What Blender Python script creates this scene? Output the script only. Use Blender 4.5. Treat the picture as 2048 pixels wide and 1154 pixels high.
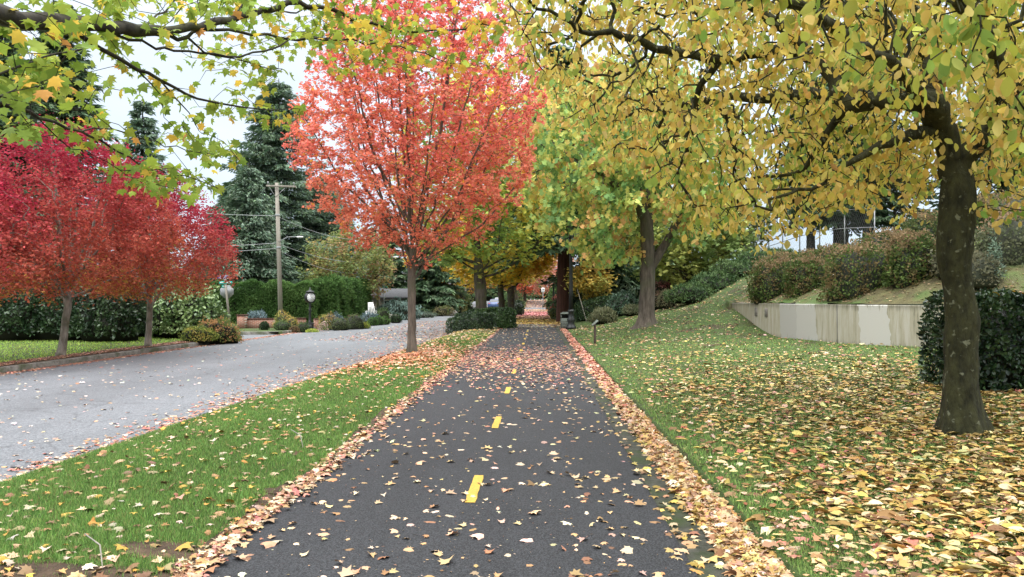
import bpy, math, random
import numpy as np
from mathutils import Vector, Matrix, Euler

for o in list(bpy.data.objects): bpy.data.objects.remove(o)
SC = bpy.context.scene
COL = SC.collection
PI = math.pi
# ------------------------------------------------------------------ camera
F, CX, CY = 1550.0, 1024.0, 577.0          # focal length and centre in pixels of the 2048-wide photograph
EYE = np.array([0.0, 0.0, 1.6])
YAW, PITCH = math.atan(53 / F), math.atan(20 / F)
cam = bpy.data.cameras.new('camera'); camo = bpy.data.objects.new('camera', cam); COL.objects.link(camo)
cam.sensor_width = 36; cam.lens = 36 * F / 2048; cam.clip_start = 0.05; cam.clip_end = 3000
camo.location = EYE; camo.rotation_euler = Euler((PI / 2 + PITCH, 0, YAW))
SC.camera = camo
RM = np.array(camo.rotation_euler.to_matrix())
# ------------------------------------------------------------------ world, sun, exposure
SUN_EL, SUN_AZ = math.radians(48), math.radians(205)
w = bpy.data.worlds.new('World'); SC.world = w; w.use_nodes = True
nt = w.node_tree; nt.nodes.clear()
sky = nt.nodes.new('ShaderNodeTexSky'); sky.sky_type = 'NISHITA'; sky.sun_disc = False
sky.sun_elevation = SUN_EL; sky.sun_rotation = SUN_AZ; sky.air_density = 1.0; sky.dust_density = 2.0
tc = nt.nodes.new('ShaderNodeTexCoord')
sep = nt.nodes.new('ShaderNodeSeparateXYZ'); nt.links.new(tc.outputs['Generated'], sep.inputs[0])
cr = nt.nodes.new('ShaderNodeValToRGB')     # overcast: the cloud sheet is brighter overhead than at the horizon
cr.color_ramp.elements[0].position = 0.0; cr.color_ramp.elements[0].color = (.19, .232, .275, 1)
cr.color_ramp.elements[1].position = 1.0; cr.color_ramp.elements[1].color = (1.7, 1.7, 1.7, 1)
e = cr.color_ramp.elements.new(0.35); e.color = (.30, .33, .365, 1)
nt.links.new(sep.outputs['Z'], cr.inputs[0])
nz = nt.nodes.new('ShaderNodeTexNoise'); nz.inputs['Scale'].default_value = 2.2; nz.inputs['Detail'].default_value = 5
mp = nt.nodes.new('ShaderNodeMapping'); mp.inputs['Scale'].default_value = (1, 1, 3)
nt.links.new(tc.outputs['Generated'], mp.inputs[0]); nt.links.new(mp.outputs[0], nz.inputs['Vector'])
mr = nt.nodes.new('ShaderNodeMapRange'); mr.inputs[1].default_value = .3; mr.inputs[2].default_value = .7
mr.inputs[3].default_value = 20.0; mr.inputs[4].default_value = 27.0
nt.links.new(nz.outputs['Fac'], mr.inputs[0])
sc_ = nt.nodes.new('ShaderNodeVectorMath'); sc_.operation = 'SCALE'
nt.links.new(cr.outputs['Color'], sc_.inputs[0]); nt.links.new(mr.outputs[0], sc_.inputs['Scale'])
mx = nt.nodes.new('ShaderNodeMix'); mx.data_type = 'RGBA'; mx.inputs[0].default_value = 0.86
nt.links.new(sky.outputs['Color'], mx.inputs[6]); nt.links.new(sc_.outputs[0], mx.inputs[7])
bg = nt.nodes.new('ShaderNodeBackground'); bg.inputs['Strength'].default_value = 0.12
out = nt.nodes.new('ShaderNodeOutputWorld')
nt.links.new(mx.outputs[2], bg.inputs['Color']); nt.links.new(bg.outputs[0], out.inputs[0])
sl = bpy.data.lights.new('sun', 'SUN'); sl.energy = 0.75; sl.angle = math.radians(35); sl.color = (1, .97, .92)
so = bpy.data.objects.new('sun', sl); COL.objects.link(so)
so.rotation_euler = Euler((PI / 2 - SUN_EL, 0, PI - SUN_AZ)); so.location = (0, 0, 60)
SC.view_settings.view_transform = 'Standard'; SC.view_settings.look = 'None'
SC.view_settings.exposure = 0.50; SC.view_settings.gamma = 1
SC.render.engine = 'CYCLES'
SC.cycles.max_bounces = 6; SC.cycles.diffuse_bounces = 3; SC.cycles.glossy_bounces = 2
SC.cycles.transmission_bounces = 4; SC.cycles.transparent_max_bounces = 4
SC.cycles.use_denoising = True
SC.render.use_persistent_data = False

# ------------------------------------------------------------------ maths helpers
def ray(px, py):
    d = RM @ np.array([(px - CX) / F, -(py - CY) / F, -1.0]); return d
def W(px, py, Y):
    d = ray(px, py); return EYE + d * (Y / d[1])
def proj(P):
    c = (np.asarray(P) - EYE) @ RM
    return CX + F * c[..., 0] / -c[..., 2], CY - F * c[..., 1] / -c[..., 2], -c[..., 2]
def sstep(a, b, x):
    t = np.clip((x - a) / (b - a), 0, 1); return t * t * (3 - 2 * t)
def hash3(i, j, k):
    n = (i * 374761393 + j * 668265263 + k * 2147483647 + 1013904223) & 0xffffffff
    n = ((n ^ (n >> 13)) * 1274126177) & 0xffffffff
    return ((n ^ (n >> 16)) & 0xffff) / 65535.0
def vnoise(P):
    P = np.asarray(P, float); f = np.floor(P).astype(np.int64); t = P - f; t = t * t * (3 - 2 * t)
    r = 0
    for a in (0, 1):
        for b in (0, 1):
            for c in (0, 1):
                wgt = (t[..., 0] if a else 1 - t[..., 0]) * (t[..., 1] if b else 1 - t[..., 1]) * (t[..., 2] if c else 1 - t[..., 2])
                r = r + wgt * hash3(f[..., 0] + a, f[..., 1] + b, f[..., 2] + c)
    return r
def vn2(X, Y, s=1.0, seed=0):
    X, Y = np.broadcast_arrays(np.asarray(X, float), np.asarray(Y, float))
    return vnoise(np.stack([X * s, Y * s, np.full(X.shape, seed + .5)], -1))
def norm(v):
    return v / np.maximum(np.linalg.norm(v, axis=-1, keepdims=True), 1e-9)

# ------------------------------------------------------------------ the lie of the land (metres)
def rise(Y): return 1.3 * sstep(95, 150, Y) + np.maximum(0, Y - 150) * .012
def SXf(Y): return np.interp(Y, [0, 7, 17, 24, 36, 60, 200], [-4.95, -4.95, -4.78, -4.45, -4.2, -4.1, -4.1])
def PLf(Y): return -2.05 + .05 * (vn2(0, Y, .9, 3) - .5) + .05 * (vn2(0, Y, 4., 5) - .5)
def PRf(Y): return .92 + .02 * (vn2(0, Y, 1.1, 7) - .5)
KX = -13.4
WALL = [(7.75, 33.5), (7.62, 31.5), (7.72, 29), (7.92, 26), (8.22, 23.4), (8.7, 21.3), (9.5, 19.7), (10.8, 18.4), (13, 17.4), (17, 16.8), (26, 16.2)]
WALL_TOP = 1.43
def _resample(pts, step=.25):
    p = np.array(pts, float)
    for _ in range(3):
        q = [p[0]]
        for a, b in zip(p[:-1], p[1:]): q += [a * .75 + b * .25, a * .25 + b * .75]
        q.append(p[-1]); p = np.array(q)
    s = np.r_[0, np.cumsum(np.linalg.norm(np.diff(p, axis=0), axis=1))]
    t = np.arange(0, s[-1], step)
    return np.stack([np.interp(t, s, p[:, 0]), np.interp(t, s, p[:, 1])], 1), t
WP, WS = _resample(WALL)
def wx(Y): return np.interp(Y, WP[::-1, 1], WP[::-1, 0], left=90, right=7.75)
def walldist(X, Y):
    X, Y = np.broadcast_arrays(np.asarray(X, float), np.asarray(Y, float))
    pts = np.stack([X.ravel(), Y.ravel()], 1)
    ext = np.concatenate([np.stack([np.full(60, 7.75), np.linspace(150, 34, 60)], 1), WP])
    out_ = np.empty(len(pts))
    for i in range(0, len(pts), 20000):
        q = pts[i:i + 20000]
        out_[i:i + 20000] = np.sqrt(((q[:, None, :] - ext[None]) ** 2).sum(2).min(1))
    return out_.reshape(X.shape)
def hillz(X, Y):
    d = np.where(Y > 33, np.abs(np.asarray(X) - 7.75), walldist(X, Y))
    z = WALL_TOP - .03 + .5 * d
    z = z - np.maximum(0, z - 3.6) * sstep(3.6, 5.4, z) * .0
    cap = 3.3 + 1.1 * sstep(12.5, 17, np.asarray(X) + 0 * z)
    z = cap - np.log1p(np.exp((cap - z) * 3)) / 3
    return z + .12 * (vn2(X, Y, .6, 11) - .5) * np.minimum(d, 1)
def lawnz(X, Y):
    X, Y = np.broadcast_arrays(np.asarray(X, float), np.asarray(Y, float))
    t = np.clip((X - 1.5) / 6.25, 0, None)
    low = .035 + .28 * np.clip(t, 0, 1.6)
    P = .035 + 1.38 * np.clip(t, 0, 1) ** 1.45
    k = sstep(25.5, 32.5, Y)
    return low * (1 - k) + P * k + rise(Y) + .05 * (vn2(X, Y, .5, 13) - .5) * sstep(1.6, 3, X)
def vergez(X, Y):
    t = (PLf(Y) - X) / (PLf(Y) - SXf(Y)); t = np.clip(t, 0, 1)
    return .02 + .09 * np.sin(PI * t) - .12 * t ** 2 + rise(Y)
def streetz(X, Y):
    c = (np.clip(X, KX, -4) - KX) / 9.2
    return -.28 + .10 * np.sin(PI * np.clip(c, 0, 1)) + rise(Y)
def farz(X, Y): return -.14 + rise(Y) + .05 * np.clip((-14.5 - X) / 8, 0, 1)
def zat(X, Y):
    X = np.asarray(X, float); Y = np.asarray(Y, float)
    z = np.where(X > 1.47, lawnz(X, Y), rise(Y) + 0 * X)
    z = np.where((X > wx(Y)), hillz(X, Y), z)
    z = np.where(X < PLf(Y), vergez(X, Y), z)
    z = np.where(X < SXf(Y), streetz(X, Y), z)
    z = np.where((X < KX) & ~((Y > 35.5) & (Y < 39.9)), farz(X, Y), z)
    return z
def hit(px, py):
    d = ray(px, py)
    t = np.linspace(2, 160, 6000); P = EYE + d[None] * t[:, None]
    b = P[:, 2] < zat(P[:, 0], P[:, 1])
    i = int(np.argmax(b)) if b.any() else len(t) - 1
    return P[i]
def G(x, y): return (float(x), float(y), float(zat(x, y)))
def GP(px, Y):                      # the ground point seen in column px at depth Y
    x = W(px, 597, Y)[0]; return G(x, Y)

# ------------------------------------------------------------------ materials
MATS = {}
def newmat(name):
    m = bpy.data.materials.new(name); m.use_nodes = True; n = m.node_tree; n.nodes.clear()
    MATS[name] = m; return m, n
def nd(n, t, **kw):
    x = n.nodes.new(t)
    for k, v in kw.items():
        if k in ('operation', 'data_type', 'blend_type', 'attribute_name', 'wave_type', 'bands_direction', 'feature'): setattr(x, k, v)
        else: x.inputs[k].default_value = v
    return x
def out_(n, sh):
    o = n.nodes.new('ShaderNodeOutputMaterial'); n.links.new(sh, o.inputs[0])
def leafmat(name, rough=.55, trans=.35, spec=.3):
    m, n = newmat(name)
    a = nd(n, 'ShaderNodeAttribute', attribute_name='Col')
    p = nd(n, 'ShaderNodeBsdfPrincipled', Roughness=rough); p.inputs['Specular IOR Level'].default_value = spec
    n.links.new(a.outputs['Color'], p.inputs['Base Color'])
    if trans > 0:
        t = nd(n, 'ShaderNodeBsdfTranslucent'); n.links.new(a.outputs['Color'], t.inputs['Color'])
        x = nd(n, 'ShaderNodeMixShader'); x.inputs[0].default_value = trans
        n.links.new(p.outputs[0], x.inputs[1]); n.links.new(t.outputs[0], x.inputs[2]); out_(n, x.outputs[0])
    else: out_(n, p.outputs[0])
    return m
leafmat('leaf', .55, .42, .16); leafmat('litter', .7, .0, .25); leafmat('needle', .6, .15, .25); leafmat('glossleaf', .32, .1, .5)
leafmat('grassblade', .6, .3, .2)
def noisemat(name, c1, c2, scale=5, rough=.8, bump=.3, bscale=60, detail=6, c3=None, s3=1.0, stretch=None, spec=.3, bdist=.01, metal=0, t3=(.5, .66)):
    m, n = newmat(name)
    tcn = n.nodes.new('ShaderNodeTexCoord'); src = tcn.outputs['Object']
    if stretch:
        mp_ = nd(n, 'ShaderNodeMapping'); mp_.inputs['Scale'].default_value = stretch
        n.links.new(src, mp_.inputs[0]); src = mp_.outputs[0]
    a = nd(n, 'ShaderNodeTexNoise', Scale=scale, Detail=detail); a.inputs['Roughness'].default_value = .65
    n.links.new(src, a.inputs['Vector'])
    r = n.nodes.new('ShaderNodeValToRGB'); r.color_ramp.elements[0].position = .33; r.color_ramp.elements[1].position = .68
    r.color_ramp.elements[0].color = (*c1, 1); r.color_ramp.elements[1].color = (*c2, 1)
    n.links.new(a.outputs['Fac'], r.inputs[0]); colr = r.outputs[0]
    if c3:
        b = nd(n, 'ShaderNodeTexNoise', Scale=s3, Detail=4); n.links.new(tcn.outputs['Object'], b.inputs['Vector'])
        r2 = n.nodes.new('ShaderNodeValToRGB'); r2.color_ramp.elements[0].position = t3[0]; r2.color_ramp.elements[1].position = t3[1]
        n.links.new(b.outputs['Fac'], r2.inputs[0])
        mx_ = nd(n, 'ShaderNodeMix', data_type='RGBA'); n.links.new(r2.outputs[0], mx_.inputs[0])
        n.links.new(colr, mx_.inputs[6]); mx_.inputs[7].default_value = (*c3, 1); colr = mx_.outputs[2]
    p = nd(n, 'ShaderNodeBsdfPrincipled', Roughness=rough, Metallic=metal); p.inputs['Specular IOR Level'].default_value = spec
    n.links.new(colr, p.inputs['Base Color'])
    if bump:
        c = nd(n, 'ShaderNodeTexNoise', Scale=bscale, Detail=4); n.links.new(src, c.inputs['Vector'])
        bp = nd(n, 'ShaderNodeBump', Strength=bump, Distance=bdist); n.links.new(c.outputs['Fac'], bp.inputs['Height'])
        n.links.new(bp.outputs[0], p.inputs['Normal'])
    out_(n, p.outputs[0]); return m
noisemat('bark', (.035, .028, .02), (.12, .10, .075), 9, .9, .9, 14, c3=(.07, .085, .025), s3=1.6, stretch=(1, 1, .22), bdist=.03)
noisemat('bark_grey', (.06, .049, .038), (.175, .145, .115), 10, .9, .8, 16, c3=(.10, .10, .06), s3=1.2, stretch=(1, 1, .2), bdist=.03)
noisemat('bark_lichen', (.012, .012, .005), (.052, .052, .02), 11, rough=.9, bump=1., bscale=16, bdist=.05, stretch=(1, 1, .45), c3=(.15, .155, .10), s3=15, t3=(.62, .68))
noisemat('bark_red', (.045, .022, .016), (.13, .06, .045), 9, .95, 1., 9, stretch=(1, 1, .06), bdist=.08)
noisemat('bark_pale', (.13, .11, .085), (.34, .31, .26), 9, .9, .7, 16, c3=(.10, .10, .06), s3=2.5, stretch=(1, 1, .3), bdist=.02)
noisemat('bark_dark', (.012, .010, .008), (.045, .038, .026), 12, .9, .7, 20, c3=(.05, .055, .02), s3=3, bdist=.01)
noisemat('soil', (.035, .022, .014), (.10, .065, .04), 6, .95, .8, 30, bdist=.03)
noisemat('turf', (.045, .07, .02), (.10, .16, .04), 9, .9, 1., 70, c3=(.075, .06, .032), s3=1.1, bdist=.05)
noisemat('hillbed', (.06, .05, .025), (.13, .12, .05), 3, .95, .8, 40, c3=(.07, .12, .03), s3=.9, bdist=.04)
noisemat('kerbstone', (.10, .095, .08), (.25, .235, .21), 6, .9, .5, 60, c3=(.07, .08, .045), s3=2)
noisemat('mossy', (.022, .024, .016), (.07, .07, .055), 12, .9, .6, 80, c3=(.03, .045, .014), s3=2.5)
noisemat('polewood', (.19, .17, .14), (.34, .31, .26), 6, .85, .4, 20, stretch=(1, 1, .05))
noisemat('blackmetal', (.012, .014, .013), (.022, .025, .023), 8, .45, 0, spec=.5)
noisemat('greymetal', (.25, .26, .26), (.42, .43, .43), 5, .5, 0, metal=.4)
noisemat('binmetal', (.10, .12, .10), (.17, .19, .16), 9, .6, .1)
noisemat('white', (.72, .72, .70), (.8, .8, .79), 4, .5, 0)
noisemat('roof', (.04, .042, .045), (.09, .09, .095), 8, .9, .3)
noisemat('siding', (.16, .14, .12), (.24, .22, .19), 5, .8, .2)
noisemat('paint_yellow', (.42, .27, .05), (.60, .40, .07), 30, rough=.8, bump=.5, bscale=150, c3=(.2, .15, .06), s3=30, t3=(.6, .68))
noisemat('paint_white', (.5, .5, .48), (.66, .66, .64), 20, .8, .3, 120)
noisemat('carpaint', (.05, .09, .2), (.06, .1, .22), 3, .25, 0, spec=.6)
noisemat('carwhite', (.7, .71, .72), (.76, .77, .78), 3, .25, 0, spec=.6)
noisemat('carglass', (.02, .025, .03), (.03, .035, .04), 3, .08, 0, spec=.8)
noisemat('rubber', (.012, .012, .012), (.02, .02, .02), 8, .8, 0)
noisemat('sign_blue', (.02, .06, .4), (.03, .08, .48), 5, .5, 0)
noisemat('sign_green', (.02, .32, .25), (.03, .38, .3), 5, .5, 0)
noisemat('hydrant', (.5, .06, .02), (.6, .1, .03), 6, .5, 0)
noisemat('wood_post', (.06, .045, .035), (.12, .09, .07), 8, .9, .4, 30, stretch=(1, 1, .1))
noisemat('rock', (.09, .085, .075), (.26, .24, .21), 5, .9, .8, 12, bdist=.03)
def asphalt(name, dark, light, grain, rough, patch, bump=.6, cracks=0):
    m, n = newmat(name)
    tcn = n.nodes.new('ShaderNodeTexCoord'); src = tcn.outputs['Object']
    g = nd(n, 'ShaderNodeTexVoronoi', Scale=grain); n.links.new(src, g.inputs['Vector'])
    g2 = nd(n, 'ShaderNodeTexNoise', Scale=grain * .8, Detail=5); n.links.new(src, g2.inputs['Vector'])
    mp_ = nd(n, 'ShaderNodeMapping'); mp_.inputs['Scale'].default_value = (1.6, .35, 1); n.links.new(src, mp_.inputs[0])
    pz = nd(n, 'ShaderNodeTexNoise', Scale=patch, Detail=6); pz.inputs['Roughness'].default_value = .7; n.links.new(mp_.outputs[0], pz.inputs['Vector'])
    r = n.nodes.new('ShaderNodeValToRGB'); r.color_ramp.elements[0].position = .3; r.color_ramp.elements[1].position = .75
    r.color_ramp.elements[0].color = (*dark, 1); r.color_ramp.elements[1].color = (*light, 1)
    n.links.new(g.outputs['Color'], r.inputs[0])
    r2 = n.nodes.new('ShaderNodeValToRGB'); r2.color_ramp.elements[0].position = .3; r2.color_ramp.elements[1].position = .7
    r2.color_ramp.elements[0].color = (.70, .70, .70, 1); r2.color_ramp.elements[1].color = (1.18, 1.18, 1.18, 1)
    n.links.new(pz.outputs['Fac'], r2.inputs[0])
    mu = nd(n, 'ShaderNodeMix', data_type='RGBA', blend_type='MULTIPLY'); mu.inputs[0].default_value = 1
    n.links.new(r.outputs[0], mu.inputs[6]); n.links.new(r2.outputs[0], mu.inputs[7])
    p = nd(n, 'ShaderNodeBsdfPrincipled', Roughness=rough); p.inputs['Specular IOR Level'].default_value = .35
    colr = mu.outputs[2]
    if cracks:
        dn = nd(n, 'ShaderNodeTexNoise', Scale=1.1, Detail=6); n.links.new(src, dn.inputs['Vector'])
        ad = nd(n, 'ShaderNodeVectorMath', operation='ADD'); n.links.new(src, ad.inputs[0]); n.links.new(dn.outputs['Color'], ad.inputs[1])
        vo = n.nodes.new('ShaderNodeTexVoronoi'); vo.feature = 'DISTANCE_TO_EDGE'; vo.inputs['Scale'].default_value = cracks; n.links.new(ad.outputs[0], vo.inputs['Vector'])
        vr = n.nodes.new('ShaderNodeMapRange'); vr.inputs[1].default_value = .002; vr.inputs[2].default_value = .009; vr.inputs[3].default_value = .68; vr.inputs[4].default_value = 1.0; n.links.new(vo.outputs['Distance'], vr.inputs[0])
        sc2 = n.nodes.new('ShaderNodeVectorMath'); sc2.operation = 'SCALE'; n.links.new(colr, sc2.inputs[0]); n.links.new(vr.outputs[0], sc2.inputs['Scale']); colr = sc2.outputs[0]
    n.links.new(colr, p.inputs['Base Color'])
    bp = nd(n, 'ShaderNodeBump', Strength=bump, Distance=.006); n.links.new(g2.outputs['Fac'], bp.inputs['Height'])
    n.links.new(bp.outputs[0], p.inputs['Normal']); out_(n, p.outputs[0]); return m
asphalt('path_asphalt', (.011, .0118, .0135), (.044, .046, .051), 130, .8, .55)
asphalt('street_asphalt', (.09, .097, .106), (.178, .186, .197), 60, .6, .30, .4, .28)
asphalt('far_asphalt', (.07, .072, .076), (.15, .15, .155), 60, .7, .4)

# ------------------------------------------------------------------ mesh helpers
def tag(o, label=None, cat=None, group=None, kind=None):
    if label: o['label'] = label
    if cat: o['category'] = cat
    if group: o['group'] = group
    if kind: o['kind'] = kind
    return o
def link(name, me, mat=None, parent=None):
    o = bpy.data.objects.new(name, me); COL.objects.link(o)
    if mat: me.materials.append(MATS[mat] if isinstance(mat, str) else mat)
    if parent: o.parent = parent
    return o
def empty(name, loc, label, cat, group=None, rz=0):
    o = bpy.data.objects.new(name, None); COL.objects.link(o); o.location = loc; o.rotation_euler.z = rz
    o.empty_display_size = .2
    return tag(o, label, cat, group)
class MB:
    """collects polygons of any size, then one mesh"""
    def __init__(s): s.v = []; s.f = []; s.c = []; s.n = 0; s.sm = []
    def add(s, verts, faces, col=None):
        """verts (n,3), faces (m,k) int"""
        verts = np.asarray(verts, float); faces = np.asarray(faces, int)
        s.v.append(verts); s.f.append(faces + s.n); s.n += len(verts)
        if col is None: col = np.ones((len(verts), 3))
        s.c.append(np.broadcast_to(np.asarray(col, float), (len(verts), 3)))
        return s
    def build(s, name, mat, parent=None, origin=None, smooth=False, uv=None):
        V = np.concatenate(s.v); C = np.concatenate(s.c)
        if origin is not None: V = V - np.asarray(origin)
        me = bpy.data.meshes.new(name)
        nl = sum(f.size for f in s.f); nf = sum(len(f) for f in s.f)
        me.vertices.add(len(V)); me.vertices.foreach_set('co', V.astype(np.float32).ravel())
        me.loops.add(nl); me.loops.foreach_set('vertex_index', np.concatenate([f.ravel() for f in s.f]).astype(np.int32))
        tot = np.concatenate([np.full(len(f), f.shape[1]) for f in s.f]).astype(np.int32)
        st = np.r_[0, np.cumsum(tot)[:-1]].astype(np.int32)
        me.polygons.add(nf); me.polygons.foreach_set('loop_start', st); me.polygons.foreach_set('loop_total', tot)
        me.update(calc_edges=True)
        a = me.color_attributes.new('Col', 'FLOAT_COLOR', 'POINT')
        a.data.foreach_set('color', np.concatenate([C, np.ones((len(C), 1))], 1).astype(np.float32).ravel())
        if smooth: me.polygons.foreach_set('use_smooth', np.ones(nf, bool))
        me.validate()
        o = link(name, me, mat, parent)
        if origin is not None and parent is None: o.location = origin
        return o
    # solid shapes
    def box(s, c, sz, rz=0, col=None, taper=1.0, bev=0.0):
        x, y, z = np.asarray(sz, float) / 2
        if bev <= 0:
            v = np.array([[a * x * (taper if k > 0 else 1), b * y * (taper if k > 0 else 1), k * z] for k in (-1, 1) for a, b in ((-1, -1), (1, -1), (1, 1), (-1, 1))])
            f = [[3, 2, 1, 0], [4, 5, 6, 7], [0, 1, 5, 4], [1, 2, 6, 5], [2, 3, 7, 6], [3, 0, 4, 7]]
        else:
            prof = [(-z, 1 - 0, bev), (-z + bev, 1, 0), (z - bev, 1, 0), (z, 1, bev)]
            v = []
            for (zz, _, ins) in prof:
                X, Y = x - ins, y - ins; c_ = min(bev, X * .5, Y * .5)
                v += [[-X + c_, -Y, zz], [X - c_, -Y, zz], [X, -Y + c_, zz], [X, Y - c_, zz], [X - c_, Y, zz], [-X + c_, Y, zz], [-X, Y - c_, zz], [-X, -Y + c_, zz]]
            v = np.array(v)
            f4 = [[r * 8 + i, r * 8 + (i + 1) % 8, r * 8 + 8 + (i + 1) % 8, r * 8 + 8 + i] for r in range(3) for i in range(8)]
            R = np.array([[math.cos(rz), -math.sin(rz), 0], [math.sin(rz), math.cos(rz), 0], [0, 0, 1]])
            s.add(v @ R.T + np.asarray(c, float), f4, col)
            n0 = s.n - 32
            s.f.append(np.array([[n0 + i for i in range(7, -1, -1)], [n0 + 24 + i for i in range(8)]]))
            return s
        R = np.array([[math.cos(rz), -math.sin(rz), 0], [math.sin(rz), math.cos(rz), 0], [0, 0, 1]])
        return s.add(v @ R.T + np.asarray(c, float), f, col)
    def tube(s, pts, rad, k=8, col=None, cap=True):
        pts = np.asarray(pts, float); n = len(pts); rad = np.broadcast_to(np.asarray(rad, float), (n,))
        t = np.gradient(pts, axis=0) if n > 1 else np.array([[0, 0, 1.]])
        t = norm(t); up = np.array([1., 0, 0]) if abs(t[0, 0]) < .8 else np.array([0, 1., 0])
        V = []; ang = np.arange(k) * 2 * PI / k
        for i in range(n):
            b = up - t[i] * (up @ t[i]); b = b / max(np.linalg.norm(b), 1e-9); up = b; c = np.cross(t[i], b)
            V.append(pts[i] + rad[i] * (np.cos(ang)[:, None] * b + np.sin(ang)[:, None] * c))
        V = np.concatenate(V); i = np.arange(k); j = (i + 1) % k
        Fq = np.concatenate([np.stack([r * k + i, r * k + j, r * k + k + j, r * k + k + i], 1) for r in range(n - 1)])
        n0 = s.n; s.add(V, Fq, col)
        if cap and k > 2: s.f.append(np.array([n0 + i[::-1], n0 + (n - 1) * k + i]))
        return s
    def lathe(s, c, prof, k=16, col=None):
        pts = [(c[0], c[1], c[2] + z) for r, z in prof]
        V = []; ang = np.arange(k) * 2 * PI / k
        for (r, z) in prof: V.append(np.stack([c[0] + r * np.cos(ang), c[1] + r * np.sin(ang), np.full(k, c[2] + z)], 1))
        i = np.arange(k); j = (i + 1) % k
        Fq = np.concatenate([np.stack([q * k + i, q * k + j, q * k + k + j, q * k + k + i], 1) for q in range(len(prof) - 1)])
        n0 = s.n; s.add(np.concatenate(V), Fq, col)
        s.f.append(np.array([n0 + i[::-1], n0 + (len(prof) - 1) * k + i])); return s
    def inst(s, tmpl, pos, d, n, scale, col, xs=None):
        """copies of a leaf template: pos (N,3), d = length axis, n = normal, scale (N,), col (N,3)"""
        tv, tf = tmpl; N = len(pos)
        if N == 0: return s
        d = norm(np.asarray(d, float)); n = n - d * (n * d).sum(1, keepdims=True); n = norm(n); x = np.cross(d, n)
        sc = np.broadcast_to(np.asarray(scale, float), (N,))
        sx = sc if xs is None else sc * xs
        V = pos[:, None, :] + (tv[None, :, 0, None] * sx[:, None, None]) * x[:, None, :] + (tv[None, :, 1, None] * sc[:, None, None]) * d[:, None, :] + (tv[None, :, 2, None] * sc[:, None, None]) * n[:, None, :]
        k = len(tv)
        for ff in tf:
            ff = np.asarray(ff); Fq = (ff[None] + (np.arange(N) * k)[:, None, None]).reshape(-1, ff.shape[1])
            s.f.append(Fq + s.n)
        s.v.append(V.reshape(-1, 3)); s.c.append(np.repeat(np.broadcast_to(col, (N, 3)), k, 0)); s.n += N * k
        return s
def curl(v, k): v = np.array(v, float); v[:, 2] += -k * (v[:, 0] ** 2 * 1.3 + (v[:, 1] - .45) ** 2); return v
def curled(t, k, ax=0):
    v = t[0].copy(); v[:, 2] += k * v[:, 0] ** 2 * 2.2 + (k * .5) * (v[:, 1] - .5) ** 2 * (1 if ax else -1); return (v, t[1])
OVAL = (np.array([(0, 0, 0), (.2, .22, .07), (.29, .55, .08), (.16, .85, .03), (0, 1, -.07), (-.16, .85, .03), (-.29, .55, .08), (-.2, .22, .07), (0, .5, 0)]),
        [np.array([[0, 1, 2, 8], [8, 2, 3, 4], [0, 8, 6, 7], [8, 4, 5, 6]])])
_h = [(.10, .02), (.36, -.08), (.30, .14), (.58, .22), (.42, .40), (.60, .66), (.28, .58), (.17, .74)]
_o = [(0, 0)] + _h + [(0, 1.0)] + [(-x, y) for x, y in _h[::-1]]
MAPLE = (curl([(x, y, 0) for x, y in _o] + [(0, .42, 0)], .45), [np.array([[len(_o), i, (i + 1) % len(_o)] for i in range(len(_o))])])
_h = [(.46, .18), (.2, .38), (.46, .74)]
_o = [(0, 0)] + _h + [(0, 1.0)] + [(-x, y) for x, y in _h[::-1]]
MAPLE_S = (curl([(x, y, 0) for x, y in _o], .3), [np.array([list(range(8))])])
DIAM = (np.array([(0, 0, 0), (.3, .45, .05), (0, 1, 0), (-.3, .5, .05)]), [np.array([[0, 1, 2], [0, 2, 3]])])
NEED = (np.array([(0, 0, 0), (.14, .4, -.05), (0, 1, -.2), (-.14, .45, .05)]), [np.array([[0, 1, 2], [0, 2, 3]])])
BLADE = (np.array([(-.5, 0, 0), (.5, 0, 0), (0, 1, 0)]), [np.array([[0, 1, 2]])])
def rdir(rng, N): return norm(rng.normal(size=(N, 3)))
def pick(rng, N, cols, wts=None, jit=.18):
    cols = np.array(cols, float); i = rng.choice(len(cols), N, p=None if wts is None else np.array(wts) / sum(wts))
    return cols[i] * np.exp(rng.normal(0, jit, (N, 1))) * np.exp(rng.normal(0, jit * .35, (N, 3)))

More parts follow.
